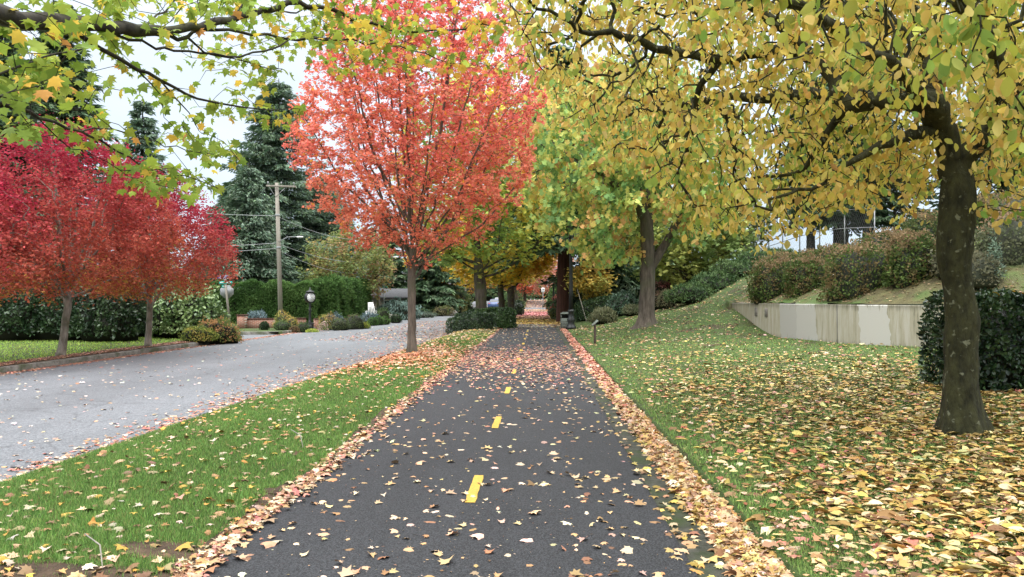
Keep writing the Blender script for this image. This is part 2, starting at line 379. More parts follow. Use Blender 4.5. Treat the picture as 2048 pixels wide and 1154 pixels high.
# ------------------------------------------------------------------ trees
def colonize(seeds, A, step, dk, di, iters, trop, rng, wob=.25, order=False):
    """grow a skeleton from seed polylines [(points, parent_index_or_-1)] towards attractors"""
    P = []; par = []
    limbs = []
    for sd_ in seeds:
        pts, attach = sd_[0], sd_[1]; s0_ = len(P)
        prev = attach
        if attach == 'near':
            q = np.array(P); prev = int(np.argmin(((q - np.asarray(pts[0])) ** 2).sum(1)))
            pts = pts[1:] if np.linalg.norm(q[prev] - pts[0]) < step * .7 else pts
        for a in pts:
            a = np.asarray(a, float)
            if prev >= 0 and len(P):
                s0 = np.array(P[prev]); L = np.linalg.norm(a - s0); m = max(1, int(round(L / step)))
                for k in range(1, m + 1):
                    q = s0 + (a - s0) * k / m
                    if k < m: q = q + rng.normal(0, wob * step * (.35 if attach != -1 else .1), 3)
                    P.append(q); par.append(prev); prev = len(P) - 1
            else: P.append(a); par.append(-1); prev = 0
        if len(sd_) > 2: limbs.append((s0_, len(P), sd_[2], sd_[3]))
    n0 = len(P)
    P = np.array(P); par = list(par); A = np.asarray(A, float)
    near = np.zeros(len(A), int); dist = np.full(len(A), 1e9)
    for i in range(0, len(P), 500):
        D = np.linalg.norm(A[:, None] - P[None, i:i + 500], axis=2); j = D.argmin(1); dd = D[np.arange(len(A)), j]
        b = dd < dist; near[b] = j[b] + i; dist[b] = dd[b]
    keep = dist > dk; A, near, dist = A[keep], near[keep], dist[keep]
    blocked = set()
    for it in range(iters):
        if len(A) == 0: break
        act = dist < di
        if not act.any():
            act = dist <= dist.min() + step
        dirs = norm(A[act] - P[near[act]]); idx = near[act]
        u, inv = np.unique(idx, return_inverse=True); S = np.zeros((len(u), 3)); np.add.at(S, inv, dirs)
        ok = np.array([x not in blocked for x in u])
        if not ok.any(): break
        S = norm(S) + np.asarray(trop) + rng.normal(0, wob, S.shape); S = norm(S)
        new = P[u] + S * step
        # reject steps that land on what is there already
        good = ok.copy()
        for q in range(len(u)):
            if ok[q] and np.min(((P[max(0, len(P) - 4000):] - new[q]) ** 2).sum(1)) < (step * .35) ** 2: good[q] = False; blocked.add(u[q])
        new = new[good]; pu = u[good]
        if len(new) == 0: continue
        base = len(P); P = np.concatenate([P, new]); par += list(pu)
        D = np.linalg.norm(A[:, None] - new[None], axis=2); j = D.argmin(1); dd = D[np.arange(len(A)), j]
        b = dd < dist; near[b] = j[b] + base; dist[b] = dd[b]
        keep = dist > dk; A, near, dist = A[keep], near[keep], dist[keep]
    return P, np.array(par), limbs
def radii(P, par, R0, rt):
    n = len(P); ch = np.zeros(n, int)
    for i in range(n):
        if par[i] >= 0: ch[par[i]] += 1
    tips = max((ch == 0).sum(), 3); ex = math.log(tips) / math.log(R0 / rt); ex = max(ex, 1.3)
    acc = np.zeros(n)
    for i in range(n - 1, -1, -1):
        if ch[i] == 0: acc[i] = rt ** ex
        if par[i] >= 0: acc[par[i]] += acc[i]
    return acc ** (1 / ex), ch
def skeleton_mesh(mb, P, par, r, kmax=8, flare=None, lump=0.0):
    n = len(P); kids = [[] for _ in range(n)]
    for i in range(n):
        if par[i] >= 0: kids[par[i]].append(i)
    stack = [(0, -1)]
    while stack:
        s, p = stack.pop(); chain = [] if p < 0 else [p]; rad = [] if p < 0 else [min(r[s] * 1.25, r[p])]
        c = s
        while True:
            chain.append(c); rad.append(r[c])
            if not kids[c]: break
            ks = sorted(kids[c], key=lambda q: -r[q])
            for q in ks[1:]: stack.append((q, c))
            c = ks[0]
        if len(chain) < 2: continue
        rm = max(rad); k = kmax if rm > .05 else (5 if rm > .018 else 3)
        pts = P[chain]; rad = np.array(rad, float)
        if p < 0 and flare:
            h = pts[:, 2] - pts[0, 2]; rad = rad * (1 + flare * np.exp(-h / .28))
        if rm > .05 and lump: rad = rad * (1 + lump * (vnoise(pts * 2.3) - .5))
        rad[-1] *= .5
        n0 = mb.n
        mb.tube(pts, rad, k, cap=False)
        if p < 0 and kmax > 8:      # roots and hollows round the trunk
            V = mb.v[-1]; cc = np.repeat(pts, k, 0); dv = V - cc
            h = V[:, 2] - pts[0, 2]; a = np.arctan2(dv[:, 1], dv[:, 0])
            f = 1 + .22 * np.exp(-h / .3) * np.cos(a * 5 + 1) + .05 * np.cos(a * 3 + h * 1.3) + .14 * (vnoise(V * np.array([3, 3, 1.5])) - .5) * 2
            mb.v[-1] = cc + dv * f[:, None]
def leaves_on(P, r, par, N, rng, thr, spread, n0=0):
    cand = np.where((r < thr) & (np.arange(len(P)) > 2))[0]
    wgt = 1 / (r[cand] + .002); wgt = wgt / wgt.sum()
    i = rng.choice(cand, N, p=wgt); t = rng.random((N, 1))
    pos = P[i] * t + P[par[i]] * (1 - t)
    return pos + rng.normal(0, spread, (N, 3)), i
def tree(name, label, cat, seeds, A, R0, rt, step, dk, di, trop, leaf, bark, seed=1, iters=140, wob=.25, kmax=8, flare=.5, group=None, leafmat_='leaf', thr=.02, lump=.1, radfn=None):
    """leaf(pos, rng) -> list of (template, d, n, scale, col, mask)"""
    rng = np.random.default_rng(seed)
    P, par, n0 = colonize(seeds, A, step, dk, di, iters, trop, rng, wob)
    r, ch = radii(P, par, R0, rt)
    for (i0, i1, ra, rb) in n0:
        if i1 > i0: r[i0:i1] = np.maximum(r[i0:i1], np.linspace(ra, rb, i1 - i0))
    if radfn: r = radfn(P, r)
    base = P[0].copy()
    root = empty(name, base, label, cat, group)
    mb = MB(); skeleton_mesh(mb, P, par, r, kmax, flare, lump)
    t = mb.build('trunk', bark, root, origin=base, smooth=True)
    N, spread, fn = leaf
    pos, i = leaves_on(P, r, par, N, rng, thr, spread)
    cb = MB(); fn(cb, pos, rng)
    cb.build('crown', leafmat_, root, origin=base)
    return root, P, r, par
def profile_pts(base, prof, N, rng, hollow=.35, lean=(0, 0), lump=.2, ell=(1, 1)):
    """points inside a body of revolution; prof = [(height, radius)...]"""
    h = np.array([p[0] for p in prof]); rr = np.array([p[1] for p in prof]); out = []
    hs = np.linspace(h[0], h[-1], 200); wts = np.interp(hs, h, rr) ** 2; cdf = np.cumsum(wts) / wts.sum()
    z = np.interp(rng.random(N), cdf, hs); R = np.interp(z, h, rr); a = rng.random(N) * 2 * PI
    q = np.sqrt(hollow ** 2 + (1 - hollow ** 2) * rng.random(N)) if hollow > 0 else np.sqrt(rng.random(N))
    x = np.cos(a); y = np.sin(a)
    k = 1 + lump * (vnoise(np.stack([x * 1.6 + base[0], y * 1.6 + base[1], z * .45], 1)) - .5) * 2
    return np.stack([base[0] + R * q * k * x * ell[0] + lean[0] * z, base[1] + R * q * k * y * ell[1] + lean[1] * z, base[2] + z], 1)
def fan(base, th, prof, rng, n=14, h0=(0, 1.2), reach=(.55, .95), curve=.35, ell=(1, 1), rr=(.03, .008), tilt=0.):
    """ascending limbs of a vase shaped tree, from a trunk top at height th"""
    b = np.asarray(base, float); top = b + (tilt, 0, th)
    H = prof[-1][0]; seeds = [([b, b + (tilt * .5, 0, th * .5), top, b + (rng.normal(0, .1), rng.normal(0, .1), th + (H - th) * .45), b + (rng.normal(0, .2), rng.normal(0, .2), H * .88)], -1)]
    for k in range(n):
        a = k * 2.39996 + rng.random() * .4; s = b + (tilt, 0, th + rng.uniform(*h0))
        zt = th + (H - th) * rng.uniform(.25, .95); R = np.interp(zt, [p[0] for p in prof], [p[1] for p in prof]) * rng.uniform(*reach)
        e_ = b + (R * math.cos(a) * ell[0], R * math.sin(a) * ell[1], zt); m = s * .5 + e_ * .5; m[:2] += np.array([math.cos(a), math.sin(a)]) * curve * R * .3; m[2] -= curve * .1 * (zt - th)
        seeds.append(([s, m, e_], 'near', rr[0], rr[1]))
    return seeds
# ------------------------------------------------------------------ the setting
def loft(name, mat, rows, cols, kind='structure'):
    """cols: list of (xfunc, zfunc); a sheet whose columns follow curves"""
    rows = np.asarray(rows, float); X = np.stack([np.broadcast_to(np.asarray(c[0](rows), float), rows.shape) for c in cols], 1)
    Y = np.repeat(rows[:, None], len(cols), 1)
    Z = np.stack([np.broadcast_to(np.asarray(c[1](X[:, i], rows), float), rows.shape) for i, c in enumerate(cols)], 1)
    nr, nc = X.shape; i, j = np.meshgrid(np.arange(nr - 1), np.arange(nc - 1), indexing='ij'); a = (i * nc + j).ravel()
    mb = MB(); mb.add(np.stack([X, Y, Z], 2).reshape(-1, 3), np.stack([a, a + 1, a + nc + 1, a + nc], 1))
    o = mb.build(name, mat, smooth=True); tag(o, kind=kind); return o
ROWS = np.r_[np.arange(-12, 45, .25), np.arange(45, 170, 1.), np.arange(170, 420, 10)]
const = lambda v: (lambda Y: v + 0 * Y)
def between(fa, fb, t): return lambda Y: fa(Y) * (1 - t) + fb(Y) * t
gr = np.r_[-700, -300, -120, -60, np.arange(-40, 41, 8), 60, 120, 300, 700]
loft('ground', 'soil', np.r_[-60, -12, np.arange(0, 170, 10), np.arange(170, 900, 60)], [(const(g), lambda X, Y: -.6 + rise(Y)) for g in gr])
loft('path', 'path_asphalt', ROWS[ROWS < 43.2], [(lambda Y: PLf(Y), lambda X, Y: -.05 + rise(Y)), (lambda Y: PLf(Y) + .01, lambda X, Y: rise(Y) - .004)] +
     [(between(lambda Y: PLf(Y) + .1, lambda Y: PRf(Y) - .05, t), lambda X, Y: rise(Y) + .012 * np.sin((X + 2.05) / 2.97 * PI)) for t in np.linspace(0, 1, 9)] +
     [(lambda Y: PRf(Y), lambda X, Y: rise(Y) - .003), (lambda Y: PRf(Y) + .01, lambda X, Y: rise(Y) - .03)])
R2 = ROWS[ROWS >= 43.5]
loft('path', 'far_asphalt', R2, [(const(-1.9), lambda X, Y: rise(Y) - .05), (const(-1.88), lambda X, Y: rise(Y)), (const(-.5), lambda X, Y: rise(Y) + .01), (const(1.0), lambda X, Y: rise(Y)), (const(1.02), lambda X, Y: rise(Y) - .05)])
# pale seam across the path where the surface changes, and its splayed ends
mb = MB(); mb.box((-.5, 43.35, -.02), (3.6, .28, .07), bev=.01)
tag(mb.build('kerb', 'kerbstone'), kind='structure')
loft('gutter', 'mossy', ROWS[ROWS < 60], [(lambda Y: PRf(Y) - .01, lambda X, Y: rise(Y) - .03), (lambda Y: PRf(Y) + .015, lambda X, Y: rise(Y) - .016), (const(1.14), lambda X, Y: rise(Y) - .014),
     (const(1.16), lambda X, Y: rise(Y) - .05), (const(1.46), lambda X, Y: rise(Y) - .04), (const(1.50), lambda X, Y: rise(Y) - .02)])
def lz(X, Y): return lawnz(X, Y)
xs = np.r_[1.47, 1.5, 1.6, np.arange(1.9, 9.6, .4), 10.5, 12, 15, 20, 30, 60]
def lawn_x(v, i):
    return lambda Y: v + (.05 * (vn2(v, Y, 2.5, 21) - .5) if i < 3 else 0 * Y)
loft('lawn', 'turf', ROWS, [(const(1.44), lambda X, Y: rise(Y) - .08)] + [(lawn_x(v, i), lambda X, Y: np.where(X > wx(Y) + .5, np.minimum(lz(X, Y), 1.1) - .35, lz(X, Y))) for i, v in enumerate(xs)])
ts = np.r_[0, .02, .05, np.linspace(.1, .9, 9), .95, .98, 1]
loft('verge', 'turf', ROWS, [(lambda Y: PLf(Y) + .012, lambda X, Y: rise(Y) - .09)] + [(between(PLf, SXf, t), lambda X, Y: vergez(X, Y)) for t in ts] + [(lambda Y: SXf(Y) - .01, lambda X, Y: -.36 + rise(Y))])
sx = lambda Y: SXf(Y) + .05
loft('road', 'street_asphalt', ROWS, [(between(const(KX), sx, t), lambda X, Y: streetz(X, Y)) for t in np.linspace(0, 1, 12)])
mb = MB(); sxs = np.r_[KX + .01, -15, -20, -30, -60]; V = []; 
for x in sxs:
    k = max(0, (KX - x)); rad = max(0, 2.2 - k); f = 2.2 - math.sqrt(max(0, 2.2 ** 2 - rad ** 2)) if rad > 0 else 0
    V += [(x, 36 - f, -.282), (x, 39.5 + f, -.282)]
mb.add(V, [[2 * i, 2 * i + 1, 2 * i + 3, 2 * i + 2] for i in range(len(sxs) - 1)])
tag(mb.build('road', 'street_asphalt'), kind='structure')
# kerbs along the far side of the street, with the corner turned into the side street
def kerb(pts):
    pts = np.array(pts, float); d = norm(np.gradient(pts, axis=0)); nrm = np.stack([-d[:, 1], d[:, 0]], 1)
    prof = [(0, -.45), (0, -.15), (.02, -.125), (.16, -.12), (.16, -.45)]; k = len(prof)
    V = np.concatenate([np.array([[p[0] + n_[0] * o_, p[1] + n_[1] * o_, z + float(rise(p[1]))] for o_, z in prof]) for p, n_ in zip(pts, nrm)])
    q = np.concatenate([[[r * k + i, r * k + i + 1, r * k + k + i + 1, r * k + k + i] for i in range(k - 1)] for r in range(len(pts) - 1)])
    mb = MB(); mb.add(V, q); tag(mb.build('kerb', 'kerbstone'), kind='structure')
arc = [(KX - 1.6 + 1.6 * math.cos(a), 33.9 + 1.6 * math.sin(a)) for a in np.linspace(0, PI / 2, 7)]
kerb([(KX, y) for y in np.arange(-5, 34, 1.)] + arc + [(-17, 35.5), (-30, 35.5)])
arc = [(KX - 1.4 + 1.4 * math.cos(a), 41.2 + 1.4 * math.sin(a)) for a in np.linspace(-PI / 2, 0, 7)]
kerb([(-30, 39.8), (-17, 39.8)] + arc + [(KX, y) for y in np.arange(42, 160, 2.)])
for (y0, y1) in ((-12, 35.3), (40.0, 160)):
    loft('lawn', 'turf', np.arange(y0, y1, .5), [(const(KX - .14), lambda X, Y: -.3 + rise(Y)), (const(KX - .15), lambda X, Y: rise(Y) - .125)] + [(const(v), lambda X, Y: farz(X, Y)) for v in (-14.3, -15, -16, -18, -20, -24, -30, -60)])
loft('footway', 'soil', np.arange(-10, 33.2, .5), [(const(KX - .155), lambda X, Y: rise(Y) - .14), (const(KX - .17), lambda X, Y: rise(Y) - .105), (lambda Y: -14.25 + .1 * (vn2(0, Y, .8, 4) - .5), lambda X, Y: rise(Y) - .10), (const(-14.4), lambda X, Y: rise(Y) - .16)])
# hillside behind the wall
hr = np.r_[np.arange(16.3, 34, .2), np.arange(34, 120, 1.)]
loft('hillside', 'hillbed', hr, [((lambda Y, q=q: wx(Y) + q), lambda X, Y: hillz(X, Y)) for q in np.r_[.1, .3, .6, np.arange(1, 12, .5), 14, 20, 40, 80]])
tl = np.linspace(0, 1, 10)
loft('lawn', 'turf', np.r_[np.arange(30.6, 43, .4)], [(between(lambda Y: wx(Y) - .25, lambda Y: np.interp(Y, [30.6, 34, 38, 43], [7.75, 9.6, 11.2, 12.2]) + .5 * (vn2(0, Y, .7, 4) - .5), t), (lambda X, Y, t=t: (hillz(X, Y) if t > .12 else np.maximum(lawnz(X, Y), 0) - .02) + (.02 if t < .99 else -.05) - .8 * (Y < 30.7))) for t in tl])
# dead ground at the end of the far street
# painted centre dashes
for y in [-.9 + 3.46 * k for k in range(0, 12)]:
    if y < 2: continue
    mb = MB(); n = 8; yy = np.linspace(y, y + .93, n); jl = np.random.default_rng(int(y * 7)).normal(0, .004, (n, 2))
    V = np.concatenate([[(-.575 + a, q, .012), (-.490 + b, q, .012)] for q, (a, b) in zip(yy, jl)])
    V[:, 2] = .012 * np.sin((V[:, 0] + 2.05) / 2.97 * PI) + .006
    mb.add(V, [[2 * i, 2 * i + 1, 2 * i + 3, 2 * i + 2] for i in range(n - 1)])
    tag(mb.build('lane_marking', 'paint_yellow'), kind='structure')

# ------------------------------------------------------------------ retaining wall
def wallmat():
    m, n = newmat('wall_concrete')
    uv = n.nodes.new('ShaderNodeUVMap'); sp = n.nodes.new('ShaderNodeSeparateXYZ'); n.links.new(uv.outputs[0], sp.inputs[0])
    mp_ = nd(n, 'ShaderNodeMapping'); mp_.inputs['Scale'].default_value = (4.5, .35, 1); n.links.new(uv.outputs[0], mp_.inputs[0])
    a = nd(n, 'ShaderNodeTexNoise', Scale=1.5, Detail=8); a.inputs['Roughness'].default_value = .75; n.links.new(mp_.outputs[0], a.inputs['Vector'])
    r = n.nodes.new('ShaderNodeValToRGB'); els = r.color_ramp.elements
    els[0].position = .30; els[0].color = (.10, .092, .06, 1); els[1].position = .60; els[1].color = (.40, .38, .31, 1)
    e_ = els.new(.44); e_.color = (.31, .29, .205, 1)
    n.links.new(a.outputs['Fac'], r.inputs[0])
    # dark algae along the coping and the foot
    b = nd(n, 'ShaderNodeTexNoise', Scale=7, Detail=6); n.links.new(mp_.outputs[0], b.inputs['Vector'])
    def mth(op, x, y=None):
        q = nd(n, 'ShaderNodeMath', operation=op)
        for k, v in enumerate((x, y)):
            if v is None: continue
            if isinstance(v, (int, float)): q.inputs[k].default_value = v
            else: n.links.new(v, q.inputs[k])
        return q.outputs[0]
    edge = mth('ABSOLUTE', mth('SUBTRACT', sp.outputs['Y'], .55))
    ed = mth('ADD', mth('MULTIPLY', edge, 2.4), mth('MULTIPLY', b.outputs['Fac'], 1.1))
    ed = mth('MULTIPLY', mth('SUBTRACT', ed, 1.55), 1.6)
    cl = n.nodes.new('ShaderNodeClamp'); n.links.new(ed, cl.inputs[0])
    m1 = nd(n, 'ShaderNodeMix', data_type='RGBA'); n.links.new(cl.outputs[0], m1.inputs[0]); n.links.new(r.outputs[0], m1.inputs[6]); m1.inputs[7].default_value = (.075, .07, .04, 1)
    colr = m1.outputs[2]
    # repainted patches: u ranges given in PATCHES
    c = nd(n, 'ShaderNodeTexNoise', Scale=3, Detail=2); n.links.new(uv.outputs[0], c.inputs['Vector'])
    for (u0, u1, g) in PATCHES:
        wob = mth('ADD', sp.outputs['X'], mth('MULTIPLY', mth('SUBTRACT', c.outputs['Fac'], .5), .35))
        wob = mth('ADD', wob, mth('MULTIPLY', sp.outputs['Y'], .12))
        k = mth('MULTIPLY', mth('GREATER_THAN', wob, u0), mth('LESS_THAN', wob, u1))
        k = mth('MULTIPLY', k, mth('LESS_THAN', mth('MULTIPLY', b.outputs['Fac'], mth('ADD', edge, .6)), .66))
        mm = nd(n, 'ShaderNodeMix', data_type='RGBA'); n.links.new(k, mm.inputs[0]); n.links.new(colr, mm.inputs[6]); mm.inputs[7].default_value = (g * .92, g * .9, g * .8, 1); colr = mm.outputs[2]
    p = nd(n, 'ShaderNodeBsdfPrincipled', Roughness=.85); n.links.new(colr, p.inputs['Base Color'])
    nb = nd(n, 'ShaderNodeTexNoise', Scale=30, Detail=4); n.links.new(uv.outputs[0], nb.inputs['Vector'])
    bp = nd(n, 'ShaderNodeBump', Strength=.3, Distance=.01); n.links.new(nb.outputs['Fac'], bp.inputs['Height']); n.links.new(bp.outputs[0], p.inputs['Normal'])
    out_(n, p.outputs[0])
wpx = [proj((x, y, 1.2))[0] for x, y in WP]
def u_at(px):                       # length along the wall seen in column px
    for i in range(len(wpx) - 1, 0, -1):
        if wpx[i - 1] <= px <= wpx[i] and WP[i][1] < 31: return WS[i]
    return WS[-1]
PATCHES = [(u_at(1556), u_at(1592), .38), (u_at(1592), u_at(1628), .43), (u_at(1722), u_at(1780), .49)]
wallmat()
wroot = empty('retaining_wall', (8.2, 23.4, 0), 'stained curved concrete retaining wall with pale repainted patches', 'wall')
def wallseg(i0, i1):
    P = WP[i0:i1 + 1]; U = WS[i0:i1 + 1]; d = norm(np.gradient(P, axis=0)); nr_ = np.stack([d[:, 1], -d[:, 0]], 1)   # towards the lawn
    face = []; zb = -.2
    prof = [(0, zb), (0, .3), (0, .8), (0, WALL_TOP - .02), (-.02, WALL_TOP), (-.24, WALL_TOP), (-.26, WALL_TOP - .02), (-.26, zb)]
    k = len(prof); sgn = 1 if True else -1
    V = np.concatenate([[(p[0] + n_[0] * o_, p[1] + n_[1] * o_, z) for o_, z in prof] for p, n_ in zip(P, nr_)])
    V = V - np.array([8.2, 23.4, 0]); fs = [[r * k + j, r * k + j + 1, r * k + k + j + 1, r * k + k + j] for r in range(len(P) - 1) for j in range(k - 1)]
    me = bpy.data.meshes.new('panel'); me.from_pydata([tuple(v) for v in V], [], [tuple(f) for f in fs] + [tuple(range(k)), tuple((len(P) - 1) * k + j for j in range(k - 1, -1, -1))]); me.update()
    ul = me.uv_layers.new(name='UVMap'); uu = np.repeat(U, k); zz = V[:, 2]
    for l in me.loops: ul.data[l.index].uv = (float(uu[l.vertex_index]), float(zz[l.vertex_index]) - .3)
    return link('panel', me, 'wall_concrete', wroot)
ij = int(np.argmin(abs(WS - u_at(1673))))
# side of the wall that faces the lawn: check orientation by the first normal
J2 = min(len(WS) - 1, ij + 28); J0 = max(0, ij - 34)
cuts = [0, J0, ij, J2, len(WP) - 1] if J0 > 3 else [0, ij, J2, len(WP) - 1]
for a_, b_ in zip(cuts[:-1], cuts[1:]): wallseg(a_, b_)
for a_ in cuts[1:-1]:
    p = WP[a_]; d = norm(WP[min(a_ + 1, len(WP) - 1)] - WP[a_ - 1]); nn_ = np.array([d[1], -d[0]])
    mb = MB(); mb.box((p[0] + nn_[0] * .003 - 8.2, p[1] + nn_[1] * .003 - 23.4, .62), (.018, .012, 1.6), rz=math.atan2(d[1], d[0])); mb.build('joint', 'blackmetal', wroot)
for px in (1512, 1531):
    u = u_at(px); i = int(np.argmin(abs(WS - u))); p = WP[i]; d = norm(WP[i + 1] - WP[i - 1]); nn_ = np.array([d[1], -d[0]])
    mb = MB(); mb.box((p[0] + nn_[0] * .01 - 8.2, p[1] + nn_[1] * .01 - 23.4, 1.12), (.22, .04, .3), rz=math.atan2(d[1], d[0]), bev=.008); mb.build('drain_cover', 'rock', wroot)

# ------------------------------------------------------------------ leaf colour rules
def drooping(pos, rng, out=.6, down=.7, ctr=None):
    N = len(pos); d = rdir(rng, N) * .55; d[:, 2] -= down
    if ctr is not None: o = pos - ctr; o[:, 2] *= .3; d += norm(o) * out
    n = rdir(rng, N); n[:, 2] += .6; return norm(d), norm(n)
def flatish(pos, rng, up=1.6, ctr=None, out=.6):
    N = len(pos); d = rdir(rng, N); d[:, 2] *= .45; d[:, 2] -= .15
    if ctr is not None: o = pos - ctr; d += norm(o) * out
    n = rdir(rng, N); n[:, 2] += up; return norm(d), norm(n)
def coral(cb, pos, rng):
    b = pos[:, 2].min(); H = (pos[:, 2] - b) / 9; k = vn2(pos[:, 0] + pos[:, 1] * .7, pos[:, 2], .55, 9)
    a = np.array([.84, .27, .165]); c = np.array([.80, .165, .175]); t = np.clip(H * .9 + (k - .5) * .9 + rng.normal(0, .15, len(pos)), 0, 1)[:, None]
    col = a * (1 - t) + c * t; col = col * np.exp(rng.normal(0, .2, (len(pos), 1)))
    s = rng.random(len(pos)); col[s < .05] = (.75, .34, .05); col[s > .965] = (.55, .3, .12)
    d, n = flatish(pos, rng, 1.0); cb.inst(MAPLE_S, pos, d, n, rng.uniform(.055, .105, len(pos)), np.clip(col, 0, .9))
def crimson(cb, pos, rng, H=7.0, base=0.):
    t = np.clip((pos[:, 2] - base - 1.7) / (H - 3.2) + (vn2(pos[:, 0], pos[:, 2] + pos[:, 1], .7, 5) - .5) * .9 + rng.normal(0, .1, len(pos)), 0, 1)[:, None]
    a = np.array([.52, .15, .08]); c = np.array([.35, .028, .055]); g = np.array([.48, .28, .07])
    col = a * (1 - t) + c * t; low = (t[:, 0] < .12) & (rng.random(len(pos)) < .4); col[low] = g
    col = col * np.exp(rng.normal(0, .22, (len(pos), 1)))
    d, n = flatish(pos, rng, .6); cb.inst(DIAM, pos, d, n, rng.uniform(.07, .125, len(pos)), np.clip(col, 0, .9))
def mixed(cols, wts, tmpl, s0, s1, mode='flat', clump=1.2, seed=0, jit=.16):
    cols = np.array(cols, float); wts = np.array(wts, float); cum = np.cumsum(wts) / wts.sum()
    def f(cb, pos, rng):
        k = vnoise(pos * clump + seed); k = np.clip((k - .5) * 1.5 + .5 + rng.normal(0, .18, len(pos)), 0, .999)
        i = np.minimum(np.searchsorted(cum, k), len(cols) - 1); col = cols[i] * np.exp(rng.normal(0, jit, (len(pos), 1)))
        d, n = (flatish if mode == 'flat' else drooping)(pos, rng)
        cb.inst(tmpl, pos, d, n, rng.uniform(s0, s1, len(pos)), np.clip(col, 0, .9))
    return f
# ------------------------------------------------------------------ the coral maple on the verge
RG = np.random.default_rng
b = hit(823, 706); b = np.array(G(b[0], b[1])); D0 = b[1]
prof = [(2.0, .2), (2.5, .95), (3.1, 1.8), (4.0, 2.75), (5.2, 3.3), (6.4, 3.5), (7.6, 3.4), (8.6, 3.1), (9.6, 2.7), (10.6, 2.2), (11.8, 1.3)]
prof = [(h, r * 1.04) for h, r in prof]
rg = RG(11); A = profile_pts(b, prof, 4300, rg, .2, lean=(.02, 0), lump=.2)
tree('maple_tree', 'coral red vase shaped maple on the grass verge between road and path', 'tree',
     fan(b, 1.95, prof, rg, 24, (-.15, 1.5), (.7, 1.0), .35, rr=(.032, .008)), A, .115, .0058, .2, .22, 1.2, (0, 0, .55), (56000, .048, coral), 'bark_grey', 3, thr=.012, wob=.2, kmax=10, flare=.35)
# ------------------------------------------------------------------ three crimson ash trees over the road
def ash(px, Y, H, R, label, seed, N, lean=(0, 0), tilt=0.):
    b = np.array(GP(px, Y)); rg = RG(seed)
    pr = [(1.55, .5), (1.9, R * .55), (2.5, R * .86), (3.3, R), (4.3, R * .98), (5.2, R * .84), (6.0, R * .62), (6.7, R * .36), (7.2, .2)]
    pr = [(h * H / 7.2, r) for h, r in pr]; pr[0] = (1.65, .5); 
    A = profile_pts(b, pr, 1500, rg, .5, lean=lean, lump=.22)
    tree('ash_tree', label, 'tree', fan(b, 1.75, pr, rg, 15, (-.25, .35), (.6, .95), .3, rr=(.045, .012), tilt=tilt), A, .105, .005, .26, .34, 1.6, (0, 0, .25),
         (N, .13, lambda cb, pos, r_: crimson(cb, pos, r_, H, b[2])), 'bark_pale', seed, thr=.014, group='crimson ash trees across the road')
ash(122, 22.6, 7.2, 3.2, 'crimson ash tree with pale leaning trunk, nearest of those across the road', 21, 42000, (.03, 0), .24)
ash(297, 27.2, 6.5, 3.0, 'smaller crimson ash tree in front of the pale green rhododendron', 22, 31000, (.02, 0), .06)
ash(-120, 19.0, 5.9, 2.6, 'crimson ash crown cut off by the left edge, trunk out of sight', 23, 20000)

# ------------------------------------------------------------------ the big yellow magnolia like tree on the right lawn
b = hit(1925, 868); b = np.array(G(b[0], b[1])) - (0, 0, .06); Y0 = b[1]
def L(*pts): return [W(x, y, Y0 + dy) for x, y, dy in pts]
T = [b, W(1918, 760, Y0), W(1924, 640, Y0), W(1908, 520, Y0), W(1914, 420, Y0), W(1918, 330, Y0)]
seeds = [(T, -1),
 (L((1916, 345, 0), (1890, 262, 0), (1862, 205, -.2), (1800, 196, -.3), (1700, 213, -.2), (1672, 240, 0), (1640, 290, .1), (1612, 335, .2), (1560, 352, .3)), 'near', 0.1, .018),
 (L((1700, 213, -.2), (1670, 160, .1), (1640, 118, .2), (1560, 98, .2), (1440, 118, .1), (1380, 108, 0), (1310, 98, -.1), (1246, 74, -.2)), 'near', 0.07, .018),
 (L((1440, 118, .1), (1400, 170, .2), (1380, 240, .3), (1360, 330, .4)), 'near', 0.04, .018),
 (L((1885, 262, 0), (1760, 290, -.3), (1700, 325, -.4), (1650, 366, -.4)), 'near', 0.075, .018),
 (L((1862, 205, -.2), (1872, 110, .1), (1830, 20, .3), (1770, -90, .6)), 'near', 0.085, .018),
 (L((1872, 110, .1), (1760, 40, .8), (1640, 0, 1.2), (1500, -60, 1.5)), 'near', 0.05, .018),
 (L((1640, 118, .2), (1560, 50, .4), (1480, 0, .5), (1400, -60, .6)), 'near', 0.05, .018),
 (L((1800, 196, -.3), (1600, 190, 1.4), (1420, 200, 2.2), (1300, 220, 2.6)), 'near', 0.06, .018),
 (L((1918, 330, 0), (1990, 245, -.1), (2060, 195, -.2), (2180, 120, -.2), (2330, 60, 0)), 'near', 0.12, .018),
 (L((1990, 245, -.1), (2010, 140, -1.4), (1960, 60, -2.4), (1880, -40, -3.2)), 'near', 0.07, .018),
 (L((2060, 195, -.2), (2130, 120, -2), (2200, 60, -3.2)), 'near'),
 (L((1916, 330, 0), (1880, 230, 1.4), (1800, 160, 2.8), (1760, 130, 4.0)), 'near', 0.07, .018),
 (L((1990, 245, 0), (2010, 230, 1.5), (2050, 190, 3)), 'near'),
 (L((1862, 205, -.2), (1780, 120, -1.6), (1640, 40, -2.4), (1520, -20, -2.8)), 'near', 0.06, .018)]
rg = RG(31); M_ = 60000
c0 = np.array([b[0] - .2, Y0 + .1, 4.9]); q = rdir(rg, M_) * (rg.random((M_, 1)) ** .4) * np.array([5.3, 5.0, 3.0]) + c0
px, py, dep = proj(q)
fr = np.interp(px, [960, 1000, 1040, 1100, 1150, 1190, 1230, 1290, 1340, 1380, 1430, 1480, 1560, 1610, 1640, 1690, 1760, 1830, 1880, 1960, 2048, 2200, 2600],
                   [-50, 60, 170, 240, 250, 270, 345, 330, 400, 440, 490, 470, 495, 475, 425, 405, 430, 430, 320, 380, 430, 440, 400])
